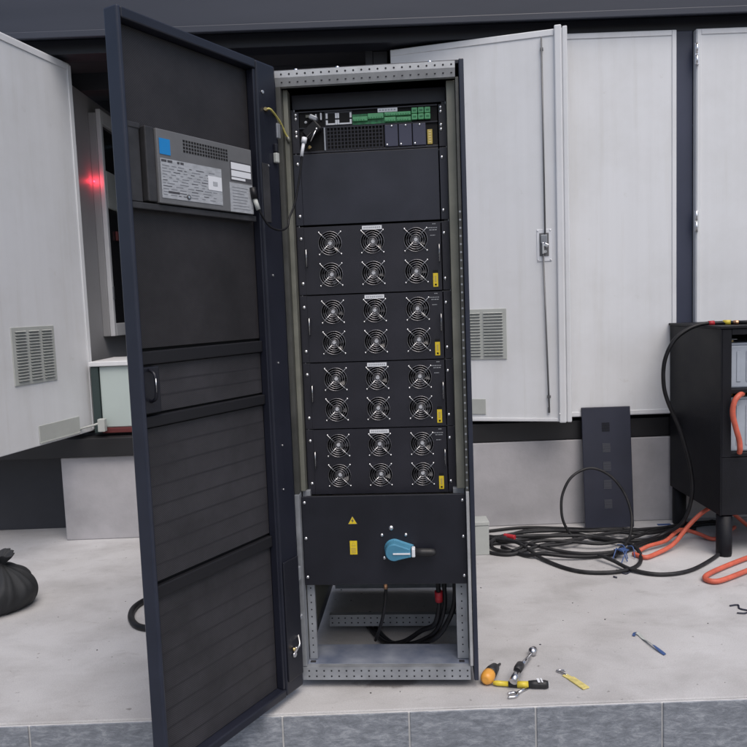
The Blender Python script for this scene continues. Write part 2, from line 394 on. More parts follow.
# centre leaf, ajar
dc = Vector((.855, -.24)).normalized(); Lc = .918
cd = MB().box(0, Lc, 0, .045, .605, 2.640, bev=.003)
cd.box(Lc - .052, Lc - .016, -.020, -.0002, .602, 2.652, bev=.006).box(Lc - .012, Lc + .012, -.008, .05, .604, 2.646, bev=.005).box(.004, Lc - .055, -.005, -.0002, 2.606, 2.636, bev=.002).box(.004, Lc - .055, -.005, -.0002, .608, .625, bev=.002)
cd = cd.build('door', 'white', enc, (.155, .105, 0), math.atan2(dc.y, dc.x)); cd['label'] = 'white leaf ajar with lock rod and vent'
q = MB(); louvre(q, .330, .595, .948, 1.222, 2, 15, -1); q.build('vent', ['light_grey', 'slit_shade'], cd)
q = MB(); q.box(.30, .474, -.006, -.0005, .645, .730, bev=.002); q.build('cover_plate', 'light_grey', cd)
q = MB(); q.cyl((.802, -.012, 2.60), (.806, -.012, 1.60), .0045).cyl((.795, -.012, 1.50), (.814, -.012, .660), .0045)
q.box(.795, .811, -.016, -.002, 2.535, 2.55, bev=.002).box(.803, .823, -.016, -.002, .735, .75, bev=.002).box(.806, .818, -.013, -.002, .655, .685, bev=.002)
q.build('lock_rod', 'grey_mid', cd)
q = MB(); q.box(.762, .838, -.004, -.0005, 1.462, 1.63, 0, bev=.002)
q.box(.776, .824, -.007, -.0042, 1.49, 1.61, 1, bev=.001)
q.box(.784, .816, -.02, -.0072, 1.555, 1.60, 2, bev=.003).box(.79, .80, -.03, -.0072, 1.50, 1.56, 3, bev=.003)
q.box(.800, .822, -.026, -.0202, 1.535, 1.555, 3, bev=.003, rot=Matrix.Rotation(R(30), 3, 'Y')).cyl((.806, -.0072, 1.512), (.806, -.018, 1.512), .008, 3)
q.build('lock_box', ['label_glint_white', 'grey_mid', 'galv', 'screw'], cd)
for xx, yy, zz in ((.768, -.004, 1.622), (.832, -.004, 1.622), (.768, -.004, 1.47), (.832, -.004, 1.47), (.868, -.0202, .65)):
    q = MB(); q.dome((xx, yy, zz), .0045, .003); q.build('screw', 'screw', cd)
# closed leaves on the right
def closed(x0, x1, lab):
    q = MB().box(x0, x1, -.012, .028, .608, 2.652, bev=.004)
    q.box(x0 + .004, x0 + .026, -.017, -.0122, .612, 2.648, bev=.002).box(x1 - .026, x1 - .004, -.017, -.0122, .612, 2.648, bev=.002)
    q.box(x0 + .027, x1 - .027, -.017, -.0122, 2.622, 2.648, bev=.002).box(x0 + .027, x1 - .027, -.017, -.0122, .612, .636, bev=.002)
    o = q.build('door', 'white', enc); o['label'] = lab; return o
closed(1.048, 1.665, 'closed white leaf left of the navy post')
rd = closed(1.768, 2.40, 'closed white leaf with hinge right of the navy post')
for zz in (2.52, 1.65, .80):
    q = MB(); q.box(1.757, 1.779, -.024, -.0175, zz - .055, zz + .055, bev=.002).cyl((1.766, -.026, zz - .055), (1.766, -.026, zz - .004), .007).cyl((1.766, -.026, zz + .004), (1.766, -.026, zz + .055), .007)
    q.build('hinge', 'screw', rd)
closed(2.405, 3.04, 'closed white leaf at the far right end')
q = MB(); q.box(3.05, 5.2, -.01, .03, .608, 2.652, bev=.004); q.build('wall_panel', 'white', enc)
# stay bar low down at the left leaf
q = MB(); q.tube([(-1.70, -.02, .628), (-1.56, .02, .660), (-1.535, .03, .668)], .006); q.box(-1.545, -1.505, .02, .06, .618, .690, bev=.004)
q.build('stay_bar', 'light_grey', enc)

# wall box on the left partition, white framed window
wb = thing('wall_box', 'white framed electrical box with dark window inside the left doorway', 'electrical box', (-1.685, 4.70, 0))
q = MB().box(.0, .045, .0, .9, 1.13, 2.50, bev=.004); q.build('case', 'grey_wall', wb)
q = MB(); q.box(.046, .075, 0, .035, 1.13, 2.52, bev=.004).box(.046, .075, .865, .9, 1.13, 2.52, bev=.004).box(.046, .075, .036, .864, 1.13, 1.21, bev=.004).box(.046, .075, .036, .864, 2.44, 2.52, bev=.004)
q.build('window_frame', 'white_rim', wb)
q = MB(); q.box(.0455, .050, .036, .864, 1.211, 2.439); q.build('window', 'glass', wb)
q = MB(); q.box(.0505, .070, .06, .60, 1.93, 2.16, 0, bev=.006).box(.0705, .073, .30, .42, 2.02, 2.10, 1, bev=.002); q.build('meter', ['light_grey', 'black_steel'], wb)
q = MB(); q.box(.0505, .066, .20, .50, 1.74, 1.80, bev=.004); q.build('terminal_strip', 'dark_red', wb)
q = MB(); q.box(.0505, .068, .34, .60, 1.30, 1.55, bev=.004); q.build('relay', 'black_steel', wb)
q = MB(); q.box(.0755, .079, .006, .03, 1.36, 1.44, bev=.001); q.build('hinge', 'galv', wb)
q = MB(); q.ball((.012, -.006, 2.085), .006); q.build('indicator_lamp', 'led', wb)
lp = bpy.data.lights.new('indicator_glow', 'POINT'); lp.energy = .16; lp.color = (1, .04, .07); lp.shadow_soft_size = .012
lo = link('indicator_glow', lp, None, (-1.660, 4.672, 2.085))

wu = thing('low_unit', 'low pale green white unit with red base strip inside the left doorway', 'unit', (-1.59, 4.17, .602))
q = MB(); q.box(.05, .55, .02, .40, .03, .375, bev=.006); q.build('front_panel', 'offwhite', wu)
q = MB(); q.box(.0, .56, .0, .42, .378, .405, bev=.004); q.build('top_rim', 'white', wu)
q = MB(); q.box(.005, .047, .01, .40, .0, .377, bev=.003); q.build('post', 'green_post', wu)
q = MB(); q.box(.05, .56, .008, .41, .0, .028, bev=.002); q.build('base_strip', 'dark_red', wu)

# ------------------------------------------------------------------ tall cabinet
CO = Vector((-.29153, 2.39644, 0)); CR = R(-4.151)
cab = thing('server_cabinet', 'tall open black cabinet holding four fan modules, with its mesh door swung open', 'cabinet', CO, CR)
def cb(name, mt, *boxes, bev=.0015, parent=cab):
    q = MB()
    for b in boxes: q.box(*b[:6], b[6] if len(b) > 6 else 0, bev=bev)
    return q.build(name, mt, parent)
def perf_bar(name, x0, x1, y0, y1, z0, z1, rows, hx0, n, tilt=.0):
    q = MB()
    zm = (z0 + z1) / 2 + .002; pr = [(y0, z1), (y0, zm), (y0 + tilt, z0), (y1, z0), (y1, z1)]
    for a in range(5):
        (ya, za), (yb, zb) = pr[a], pr[(a + 1) % 5]; q.face([(x0, ya, za), (x1, ya, za), (x1, yb, zb), (x0, yb, zb)])
    for xx in (x0, x1): q.face([(xx, a, b) for a, b in pr])
    for zz in rows:
        for k in range(n): q.discy(hx0 + .025 * k, y0 - .0006 + (0 if zz >= zm else tilt * (zm - zz) / (zm - z0)), zz, .0031, 1, 10)
    return q.build(name, ['galv_lit' if tilt else 'galv', 'hole'], cab)
perf_bar('top_bar', .0187, .5755, .0, .03, 1.955, 2.0, (1.989, 1.9665), .0395, 22, .010)
perf_bar('bottom_bar', .019, .5755, .0, .025, .030, .0735, (.0615, .0425), .0405, 22)
perf_bar('middle_bar', .055, .545, .415, .44, .030, .0755, (.063, .044), .0665, 19)
for xx in (.085, .215, .500):
    q = MB(); q.cyl((xx, .012, 2.0), (xx, .012, 2.006), .006, 0, 10); q.build('screw', 'screw', cab)
cb('base_plate', ['plate', 'hole'], (.022, .573, .026, .170, .068, .0735), (.040, .058, .034, .047, .0737, .0742, 1), (.540, .558, .034, .047, .0737, .0742, 1))
# posts with punched rows
for x0, x1 in ((.0185, .034), (.5755, .5855)):
    q = MB().box(x0, x1, .002, .05, .076, .66, 0, bev=.001)
    q.build('post', ['galv_lit' if x0 > .3 else 'galv', 'hole'], cab)
    q = MB().box(x0, x1, .006, .05, .6605, 1.953, 0, bev=.001)
    if x0 > .3:
        for k in range(36): q.discy(.5800, .0054, .672 + .025 * k, .0034, 1, 8)  # bright discs painted for the light seen at the holes
    q.build('post', ['galv_shaded', 'galv'], cab)
for x0, x1 in ((.036, .062), (.536, .573)):
    q = MB().box(x0, x1, .055, .075, .076, .66, 0, bev=.001)
    for k in range(20): q.discy((x0 + x1) / 2, .0544, .10 + .025 * k, .0027, 1, 8)
    q.build('post', ['galv', 'hole'], cab)
for x0, x1 in ((.0345, .0495), (.5485, .5750)):
    q = MB().box(x0, x1, .040, .085, .662, 1.953, 0, bev=.001)
    q.build('inner_post', ['galv_olive', 'hole'], cab)
cb('side_wall', 'galv_olive', (.0155, .0180, .052, .84, .08, 1.95))
cb('side_wall', 'galv_olive', (.5765, .5790, .052, .84, .08, 1.95))
cb('side_panel', 'ups_edge', (.5870, .6020, -.003, .86, .028, 2.005), bev=.003)
cb('side_panel', 'ups_edge', (-.002, .0150, .045, .86, .028, 2.005), bev=.003)
cb('top_cover', 'ups_black', (-.002, .602, .031, .86, 2.0, 2.012))
cb('back_panel', 'ups_black', (.016, .586, .84, .855, .03, 2.0))
cb('back_panel', 'inner_back_lit', (.03, .575, .825, .838, .03, .45))  # paler lower strip, light on the back wall put into its colour
cb('back_rail', 'galv', (.03, .575, .80, .818, .030, .088))
cb('header_plate', 'panel_grey', (.052, .548, .10, .110, 1.905, 1.952))
# rack rails, bright edge outside the ears
for x0, x1, e0, e1 in ((.0505, .0635, .0615, .0635), (.5330, .5470, .5450, .5470)):
    q = MB().box(x0, x1, .081, .10, .655, 1.90, 0); q.box(e0, e1, .0775, .0808, .655, 1.90, 1); q.build('rack_rail', ['ups_black', 'galv'], cab)
# shelf brackets carrying the units
q = MB()
for xx in (.064, .520):
    for zz in (.6405, .8625, 1.0845, 1.3070, 1.530, 1.760): q.box(xx, xx + .012, .10, .60, zz - .004, zz - .0012)
q.build('shelf_bracket', 'galv', cab)
# small side screws along the inner posts
# ---- door (local: x hinge -> free edge, y = inside face normal)
d = Vector((-.46, -.888)).normalized()
dr = MB()
dr.box(0, .085, -.045, 0, .030, 2.005, 0, bev=.006)              # hinge stile
dr.box(.0855, .5545, -.045, .0, 1.978, 2.005, 0, bev=.004)       # top rail
dr.box(.0855, .5545, -.045, .0, .030, .056, 0, bev=.004)         # bottom rail
dr.box(.555, .5675, -.045, .002, .030, 2.005, 1, bev=.004)       # free stile
dr.box(.0855, .095, -.030, -.004, .057, 1.977, 0, bev=.002)
dr.box(.04, .553, -.045, -.040, .05, 1.99, 2)
door = dr.build('door', ['ups_navy', 'ups_edge', 'void'], cab, (.026, -.03, 0), math.atan2(d.y, d.x))
def dpart(name, mt, *boxes, bev=.0015):
    q = MB()
    for b in boxes: q.box(*b[:6], b[6] if len(b) > 6 else 0, bev=bev)
    return q.build(name, mt, door)
for z0, z1, mt in ((1.18, 1.976, 'mesh'), (1.012, 1.135, 'mesh2'), (.568, .972, 'mesh2'), (.058, .522, 'mesh2')):
    q = MB().box(.0955, .5545, -.034, -.030, z0, z1)
    mp = q.build('mesh_panel', mt, door)
dpart('crossbar', 'crossbar', (.0955, .5545, -.034, -.018, 1.1375, 1.172), bev=.003)
dpart('crossbar', 'crossbar', (.0955, .5545, -.034, -.018, .976, 1.006), bev=.003)
dpart('crossbar', 'crossbar', (.0955, .5545, -.034, -.018, .525, .560), bev=.003)
# stiffening ribs across the mesh
q = MB()
for zz in (1.055, 1.092): q.box(.0962, .50, -.0299, -.0292, zz - .002, zz + .002)
for k in range(7): q.box(.0962, .5540, -.0299, -.0292, .612 + k * .052 - .0022, .612 + k * .052 + .0022)
for k in range(8): q.box(.0962, .5540, -.0299, -.0292, .108 + k * .052 - .0022, .108 + k * .052 + .0022)
q.build('rib', 'rib', door)
dpart('lock_plate', 'ups_black', (.500, .552, -.0298, -.008, 1.014, 1.133), bev=.003)
q = MB(); q.tube(smooth([(.532, -.006, 1.125), (.535, .014, 1.115), (.535, .018, 1.085), (.535, .014, 1.055), (.532, -.006, 1.045)], 6), .0045, 0, 8)
q.tube([(.5385, .022, 1.105), (.5385, .022, 1.07)], .0016, 1, 6); q.build('handle', ['ups_black', 'wire'], door)
# display unit on the inside of the door
dpart('bracket', ['grey_dark', 'grey_mid'], (.507, .5540, -.0298, -.018, 1.548, 1.735), (.108, .5540, -.0298, -.006, 1.529, 1.545, 0), (.505, .552, -.0298, -.016, 1.728, 1.742, 0), bev=.002)
q = MB().box(.1235, .470, -.0295, .0, 1.548, 1.735, 0, bev=.002)
q.box(.4705, .500, -.0295, -.006, 1.550, 1.737, 1, bev=.003)
for i in range(17):
    for j in range(4): q.box(.222 + i * .0097, .2285 + i * .0097, .0002, .0008, 1.688 + j * .0088, 1.6935 + j * .0088, 2)
q.build('display_unit', ['grey_mid', 'grey_dark', 'void'], door)
dpart('sticker', 'cyan', (.428, .463, .0004, .0012, 1.672, 1.712), bev=0)['label'] = 'cyan square sticker'
q = MB().box(.250, .4625, .0004, .0010, 1.562, 1.662, 0)
q.face([(.250, .0011, 1.562), (.250, .0011, 1.5625), (.4625, .0011, 1.5625), (.4625, .0011, 1.562)], 0)
rr = random.Random(3)
for j in range(11):                       # print lines, too small to read
    x = .458
    while x > .262:
        w = rr.uniform(.008, .03)
        if x - w < .262: break
        q.box(x - w, x, .0011, .0013, 1.570 + j * .0074, 1.570 + j * .0074 + .0019, 2 if rr.random() < .8 else 1); x -= w + rr.uniform(.004, .02)
for a, b in ((.443, .460), (.424, .440), (.400, .408), (.386, .397)): q.box(a, b, .0011, .0014, 1.6535, 1.6595, 1)
q.box(.405, .442, .0011, .0014, 1.5755, 1.581, 1)
q.build('rating_label', ['label_grey', 'ink', 'ink_grey'], door)
q = MB().box(.2515, .302, .0014, .0020, 1.600, 1.638, 0); q.box(.268, .285, .0021, .0024, 1.612, 1.624, 1); q.build('label', ['label_glint_white', 'label_grey'], door)
q = MB().box(.128, .214, .0004, .0010, 1.637, 1.692, 1)
q.box(.131, .211, .0011, .0014, 1.669, 1.688, 0).box(.131, .211, .0011, .0014, 1.649, 1.666, 0).box(.155, .211, .0011, .0014, 1.640, 1.6465, 0); q.build('label', ['label_glint_white', 'ink'], door)
q = MB().box(.1265, .220, .0004, .0010, 1.549, 1.631, 0)
for j in range(8):
    q.box(.135 + rr.random() * .03, .210, .0011, .0013, 1.558 + j * .0085, 1.5597 + j * .0085, 1)
q.build('label', ['label_grey', 'ink_grey'], door)
q = MB().cyl((.375, .0002, 1.572), (.375, .003, 1.572), .0065, 0, 14).cyl((.375, .0031, 1.572), (.375, .0036, 1.572), .0035, 1, 12); q.build('screw', ['ink', 'screw'], door)
# stile hardware
for (a, b, r_) in ((.062, 1.915, .005), (.05, 1.70, .003), (.055, 1.37, .003), (.05, 1.10, .003), (.05, .84, .003), (.055, .70, .003), (.05, .455, .0035), (.04, .41, .0035), (.03, .30, .003), (.055, .32, .003), (.045, .345, .003)):
    q = MB().cyl((a, .0002, b), (a, .0035, b), r_, 0, 10); q.build('screw', 'screw', door)
dpart('door_catch', ['light_grey', 'ups_black'], (.012, .027, .0005, .014, 1.712, 1.742), (.014, .025, .0005, .012, 1.744, 1.770, 1), bev=.003)
dpart('stile_plate', 'grey_dark', (.050, .080, .0004, .003, 1.53, 1.705), bev=.001)
dpart('stile_plate', 'ups_black', (.005, .078, .0004, .006, .075, .47), bev=.003)
dpart('hinge', 'galv', (-.010, .006, -.02, .004, .385, .430), bev=.002)
dpart('hinge', 'galv', (-.010, .006, -.02, .004, 1.79, 1.835), bev=.002)
for o in [door] + list(door.children): o.data.transform(Matrix.Scale(1.055, 4, (1, 0, 0)))
# earthing leads between cabinet and door
def D2C(p):
    q = Matrix.Rotation(math.atan2(d.y, d.x), 4, 'Z') @ Vector(p) + Vector((.026, -.03, 0)); return q
q = MB(); a = [D2C((.055, .004, 1.865)), D2C((.043, .012, 1.866)), Vector((.030, .0, 1.845)), Vector((.040, .03, 1.815)), Vector((.047, .038, 1.805))]
q.tube(smooth(a, 6), .0032, 0, 8).cyl(D2C((.050, .002, 1.865)), D2C((.062, .006, 1.866)), .0052, 1, 8).cyl((.045, .036, 1.808), (.05, .04, 1.790), .006, 2, 8)
q.build('earthing_lead', ['gy_wire', 'brass', 'galv_olive'], cab)
q = MB(); a = [D2C((.052, .010, .175)), D2C((.040, .022, .19)), Vector((.012, -.03, .225)), Vector((.018, -.006, .245))]
q.tube(smooth(a, 6), .0038, 0, 8).cyl(D2C((.053, .007, .158)), D2C((.053, .013, .158)), .0085, 1, 12).cyl(D2C((.05, .009, .165)), D2C((.046, .016, .182)), .006, 1, 8).ball(D2C((.058, .012, .178)), .006, 2).cyl((.016, -.008, .24), (.021, .001, .253), .006, 1, 8)
q.build('earthing_lead', ['wire', 'screw', 'brass'], cab)

# ------------------------------------------------------------------ control unit, top of the rack
def rackthing(name, label, cat, z, group=None):
    p = Matrix.Rotation(CR, 4, 'Z') @ Vector((0, 0, 0)) + CO
    return thing(name, label, cat, (p.x, p.y, z), CR, group)
def ears(root, h, screws, mt='module'):
    for x0, x1, sx in ((.0505, .0768, .0665), (.5202, .5465, .5305)):
        q = MB().box(x0 + .003, x1, .0755, .080, .001, h - .001, 0, bev=.0008); e = q.build('ear', mt, root)
        for zz in screws:
            q = MB().dome((sx, .0755, zz), .0058, .004); q.build('screw', 'screw', e)
cu = rackthing('control_unit', 'control unit with green terminal blocks and dark grille at the top of the open cabinet', 'control unit', 1.761)
H = .1325
q = MB().box(.0772, .5198, .083, .45, .001, H, 0, bev=.001).box(.0772, .5198, .0775, .0828, .0, .007, 1, bev=.001).box(.0772, .5198, .0775, .0828, .0775, .0815, 1).box(.156, .161, .0745, .0828, .007, .078, 2).box(.0772, .5198, .0775, .0828, H - .004, H, 1)
q.build('chassis', ['void', 'module', 'galv'], cu)
ears(cu, H, (.122, .109, .068, .054))
q = MB()
for k in range(17): q.box(.1635 + k * .0112, .1665 + k * .0112, .076, .079, .0075, .077)
for k in range(7): q.box(.1625, .3460, .0772, .0785, .009 + k * .0112, .0115 + k * .0112)
q.build('grille', 'module', cu)
q = MB()
for a, b, c_, mi in ((.195, .014, .02, 0), (.236, .012, .03, 1), (.265, .010, .026, 1), (.302, .012, .02, 1), (.325, .016, .012, 1)): q.box(a, a + .016, .084, .095, b, b + c_, mi, bev=.002)
q.build('component', ['brass', 'light_grey'], cu)
for k in range(3):
    x = .3515 + k * .0445
    q = MB().box(x, x + .0415, .075, .0825, .0085, .0765, bev=.0015); sc = q.build('slot_cover', 'slot', cu)
    q = MB().dome((x + .006, .0748, .014), .0042, .003).dome((x + .022, .0748, .072), .0042, .003); q.build('screw', 'screw', sc)
q = MB().box(.4865, .5025, .0755, .0825, .010, .056, 0, bev=.001)
for k in range(5): q.box(.4905, .4985, .0750, .0754, .015 + k * .008, .0185 + k * .008, 1)
q.build('yellow_label', ['yellow_pale', 'brass'], cu); 
q = MB().box(.249, .437, .080, .0826, .083, .115, 0); q.box(.160, .2485, .080, .0826, .083, .128, 1); q.build('circuit_board', ['pcb', 'module'], cu)
for cx in (.182, .224):
    q = MB()
    w = .015 if cx < .2 else .020
    for sx in (-1, 1):
        q.box(cx + sx * w - .0032, cx + sx * w + .0032, .0755, .0798, .0855, .1010, 0, bev=.001).box(cx + sx * w - .0032, cx + sx * w + .0032, .0755, .0798, .1055, .122, 0, bev=.001)
    q.box(cx - w + .0034, cx + w - .0034, .0755, .0798, .0855, .0905, 0, bev=.001)
    q.box(cx - w + .004, cx + w - .004, .078, .0799, .0915, .122, 1); q.build('data_port', ['label_glint_white', 'void'], cu)
q = MB()
for a, b, c_, d_ in ((.250, .298, .092, .106), (.299, .349, .097, .114), (.352, .388, .086, .100), (.390, .436, .086, .098), (.352, .436, .1035, .1145)):
    q.box(a, b, .072, .0798, c_, d_, 0, bev=.0015)
    n = int((b - a) / .008)
    for k in range(n): q.box(a + .002 + k * .008, a + .006 + k * .008, .0715, .0719, c_ + .002, c_ + .005, 1)
q.build('terminal_row', ['terminal', 'pcb'], cu)
for i in range(3):
    for j in range(2):
        q = MB().box(.4385 + i * .0205, .4385 + i * .0205 + .0185, .070, .0826, .087 + j * .0195, .087 + j * .0195 + .0180, 0, bev=.002)
        q.box(.443 + i * .0205, .453 + i * .0205, .0694, .0698, .093 + j * .0195, .0985 + j * .0195, 1); q.build('terminal_block', ['terminal', 'pcb'], cu)
q = MB().box(.331, .394, .0755, .0826, .1165, .1285, 0); 
for k in range(6): q.box(.336 + k * .0092, .342 + k * .0092, .0750, .0754, .1205, .1245, 1)
q.build('label', ['label_glint_white', 'label_grey'], cu)
q = MB().box(.098, .124, .078, .0826, .112, .122, 0, bev=.002).box(.130, .1345, .0755, .0826, .105, .122, 1, bev=.001).box(.146, .151, .0755, .0826, .103, .125, 1, bev=.001).dome((.098, .0825, .099), .005, .004, 1)
q.build('serial_port', ['galv_olive', 'label_glint_white'], cu)
# plugs crowded at the left of the control unit
pc = thing('cable_plug', 'black plug with silver screw bar on the left of the control unit', 'plug', (CO.x, CO.y, 1.761), CR)
q = MB().box(.092, .150, .045, .0765, .048, .085, 0, bev=.005, rot=Matrix.Rotation(R(-40), 3, 'Y')).box(.112, .140, .05, .0760, .098, .114, 2, bev=.004, rot=Matrix.Rotation(R(25), 3, 'Y'))
q.cyl((.116, .043, .030), (.136, .043, .066), .0022, 1, 8).ball((.137, .043, .068), .0042, 1); q.cyl((.112, .06, .018), (.104, .07, .012), .005, 3, 8)
q.build('body', ['rubber', 'screw', 'galv', 'brass'], pc)
dcable = thing('data_cable', 'thin black data cable looping from the control unit to the display on the door', 'cable', (CO.x, CO.y, 0), CR)
a = [(.122, .03, 1.815), (.108, .012, 1.795), (.0975, .004, 1.765), (.093, .0, 1.731), (.083, -.006, 1.669), (.067, -.018, 1.592), (.050, -.034, 1.545), D2C((.010, .030, 1.520)), D2C((.045, .032, 1.505)), D2C((.092, .028, 1.512)), D2C((.122, .022, 1.545)), D2C((.133, .016, 1.575))]
q = MB().tube(smooth(a, 8), .0032, 0, 8); q.build('lead', 'rubber', dcable)
q = MB().tube([(.1005, .006, 1.782), (.0965, .003, 1.762), (.0925, -.001, 1.738)], .0055, 0, 8).cyl((.1035, .008, 1.796), (.100, .005, 1.78), .0085, 0, 10); q.build('connector', 'label_glint_white', dcable)
q = MB().tube([D2C((.131, .018, 1.560)), D2C((.136, .010, 1.592))], .0068, 0, 10).cyl(D2C((.136, .010, 1.592)), D2C((.139, .006, 1.625)), .0095, 1, 10); q.build('connector', ['light_grey', 'rubber'], dcable)

bp_ = rackthing('blank_panel', 'plain charcoal blank panel between the control unit and the top fan module', 'blank panel', 1.532)
q = MB().box(.0772, .5198, .0745, .080, .001, .2265, bev=.0012); q.build('face', 'panel_grey', bp_); ears(bp_, .2275, (.196, .030), 'panel_grey')

# ------------------------------------------------------------------ fan modules
FX = (.161, .299, .439); FZ = (.0640, .1655)
def fan_mesh(turn):
    q = MB(); n = 28; r = .0365
    def ringv(rr, y): return [(rr * math.cos(2 * math.pi * k / n), y, rr * math.sin(2 * math.pi * k / n)) for k in range(n)]
    A, B = ringv(r, .0005), ringv(r, .034)
    for k in range(n): q.face([A[k], A[(k + 1) % n], B[(k + 1) % n], B[k]], 0, True)
    q.discy(0, .034, 0, r, 0, n)
    q.cyl((0, .008, 0), (0, .030, 0), .0165, 1, 20, )
    for k in range(7):
        a0 = 2 * math.pi * k / 7 + turn; pts = []
        for rr, off, y in ((.0165, 0, .012), (.034, .18, .010), (.034, .78, .022), (.0165, .70, .024)):
            pts.append((rr * math.cos(a0 + off), y, rr * math.sin(a0 + off)))
        q.face(pts, 1)
    q.discy(0, .0076, 0, .0135, 2, 20); q.discy(.001 * math.cos(turn * 5), .0072, .001, .0062, 3, 14)  # small white disc is a glint painted on the hub
    for k in range(3): q.box(.004 + .002 * k, .009, .0069, .0071, -.008 + .003 * k, -.0068 + .003 * k, 3, rot=Matrix.Rotation(turn, 3, 'Y'))
    bmesh.ops.recalc_face_normals(q.bm, faces=list(q.bm.faces))
    me = bpy.data.meshes.new('fan'); q.bm.to_mesh(me); q.bm.free()
    for k in ('void', 'blade', 'hub_label', 'label_glint_white'): me.materials.append(M[k])
    return me
def guard_mesh():
    q = MB()
    for rr in (.0095, .0165, .0235, .0305, .0378): q.ring((0, -.0032, 0), rr, .00085, 2, 36, 6)
    for sx in (-1, 1):
        for sz in (-1, 1):
            q.tube([(sx * .0065, -.0044, sz * .0065), (sx * .0268, -.0046, sz * .0268), (sx * .034, -.0022, sz * .034), (sx * .0362, -.0015, sz * .0362)], .00115, 0, 6)
            q.dome((sx * .0357, -.0006, sz * .0357), .0036, .0032, 1, seg=10)
    me = bpy.data.meshes.new('fan_guard'); bmesh.ops.recalc_face_normals(q.bm, faces=list(q.bm.faces)); q.bm.to_mesh(me); q.bm.free()
    me.materials.append(M['wire']); me.materials.append(M['screw']); me.materials.append(M['ring_wire']); return me
FMS, GM = [fan_mesh(t) for t in (0, .21, .38, .55, .70)], guard_mesh()
def make_module():
    root = rackthing('fan_module', '', 'fan module', .6405, 'fan modules in the rack'); h = .2215
    q = MB(); q.plate_holes(.0772, .5198, .0015, h - .0015, .075, [(a, b) for a in FX for b in FZ], .0395, .0365)
    q.box(.0775, .5195, .1115, .60, .002, h - .002)
    q.face([(.0772, .075, .0015), (.0772, .1115, .0015), (.5198, .1115, .0015), (.5198, .075, .0015)]); q.face([(.0772, .075, h - .0015), (.0772, .1115, h - .0015), (.5198, .1115, h - .0015), (.5198, .075, h - .0015)])
    q.face([(.0772, .075, .0015), (.0772, .1115, .0015), (.0772, .1115, h - .0015), (.0772, .075, h - .0015)]); q.face([(.5198, .075, .0015), (.5198, .1115, .0015), (.5198, .1115, h - .0015), (.5198, .075, h - .0015)])
    q.build('body', 'module', root)
    ears(root, h, (.183, .038))
    for a in FX:
        for b in FZ:
            f = link('fan', FMS[0], root, (a, .075, b)); link('fan_guard', GM, f)
    q = MB().box(.267, .331, .0738, .0748, .204, .2165, 0)
    for k in range(9): q.box(.272 + k * .0062, .2765 + k * .0062, .0734, .0737, .208, .213, 1)
    q.build('label', ['label_glint_white', 'label_grey'], root)
    q = MB().box(.4915, .5075, .0735, .0748, .012, .056, 0, bev=.0004)
    q.box(.4915, .5075, .0735, .0748, .0565, .066, 1).box(.4965, .5025, .0730, .0734, .016, .022, 1).box(.4965, .5025, .0730, .0734, .028, .048, 2)
    q.build('yellow_label', ['yellow', 'void', 'yellow_pale'], root)
    for xx in (.0835, .5135):
        q = MB().tube([(xx, .0745, .092), (xx, .060, .094), (xx, .060, .146), (xx, .0745, .148)], .0022, 0, 8); q.build('handle', 'wire', root)
    q = MB()
    for a, b, c_ in ((.472, .510, .200), (.484, .508, .193), (.486, .506, .176), (.494, .504, .212)):
        x = a
        while x < b - .003:
            w = rr.uniform(.002, .006); q.box(x, min(b, x + w), .0743, .0748, c_, c_ + .0022, 0); x += w + .0015
    q.build('marking', 'label_grey', root)
    return root
mod = make_module()
mlab = ['lowest of the four fan modules, directly above the panel with the blue knob', 'third fan module from the top, two above the blue knob panel',
        'second fan module from the top of the stack of four', 'topmost fan module, directly below the plain blank panel']
for k, z in enumerate((.6405, .8625, 1.0845, 1.3070)):
    o = mod if k == 0 else copy_tree(mod)
    o.location = (CO.x, CO.y, z); o['label'] = mlab[k]
    for i, c in enumerate([c for c in o.children if c.name.startswith('fan')]): c.data = FMS[(i * 3 + k * 2) % 5]

# ------------------------------------------------------------------ switch panel
sw = rackthing('switch_panel', 'black panel with blue rotary knob and yellow warning labels below the fan modules', 'switch panel', .345)
H = .302
q = MB().box(.0355, .5745, .028, .034, 0, H, 0, bev=.002).box(.05, .56, .0345, .052, .004, H - .004, 1); q.build('face', ['ups_black', 'void'], sw)
for xx in (.0455, .5645):
    for zz in (.281, .160, .028):
        q = MB().dome((xx, .028, zz), .0055, .004); q.build('screw', 'screw', sw)
for xx, zz, r_ in ((.329, .191, .0085), (.298, .168, .006), (.377, .168, .006), (.304, .091, .006)):
    q = MB().dome((xx, .028, zz), r_, .005); q.build('screw', 'screw', sw)
def tri(q, cx, cz, s_, y, mi): q.face([(cx - s_, y, cz - s_ * .8), (cx + s_, y, cz - s_ * .8), (cx, y, cz + s_ * .95)], mi)
q = MB(); tri(q, .203, .219, .0165, .0275, 1); tri(q, .203, .2187, .0138, .0271, 0)
q.face([(.2045, .0267, .228), (.1985, .0267, .2165), (.203, .0267, .2175), (.2005, .0267, .2095), (.2075, .0267, .2195), (.2035, .0267, .2188)], 1)
q.build('warning_triangle', ['yellow', 'ink'], sw)
q = MB().box(.191, .215, .0272, .0278, .104, .150, 0); tri(q, .203, .139, .0075, .0268, 1); tri(q, .203, .139, .0055, .0266, 0)
for k in range(5): q.box(.195, .211, .0266, .0271, .109 + k * .004, .1107 + k * .004, 2)
q.build('warning_label', ['yellow', 'yellow_pale', 'yellow_pale'], sw)
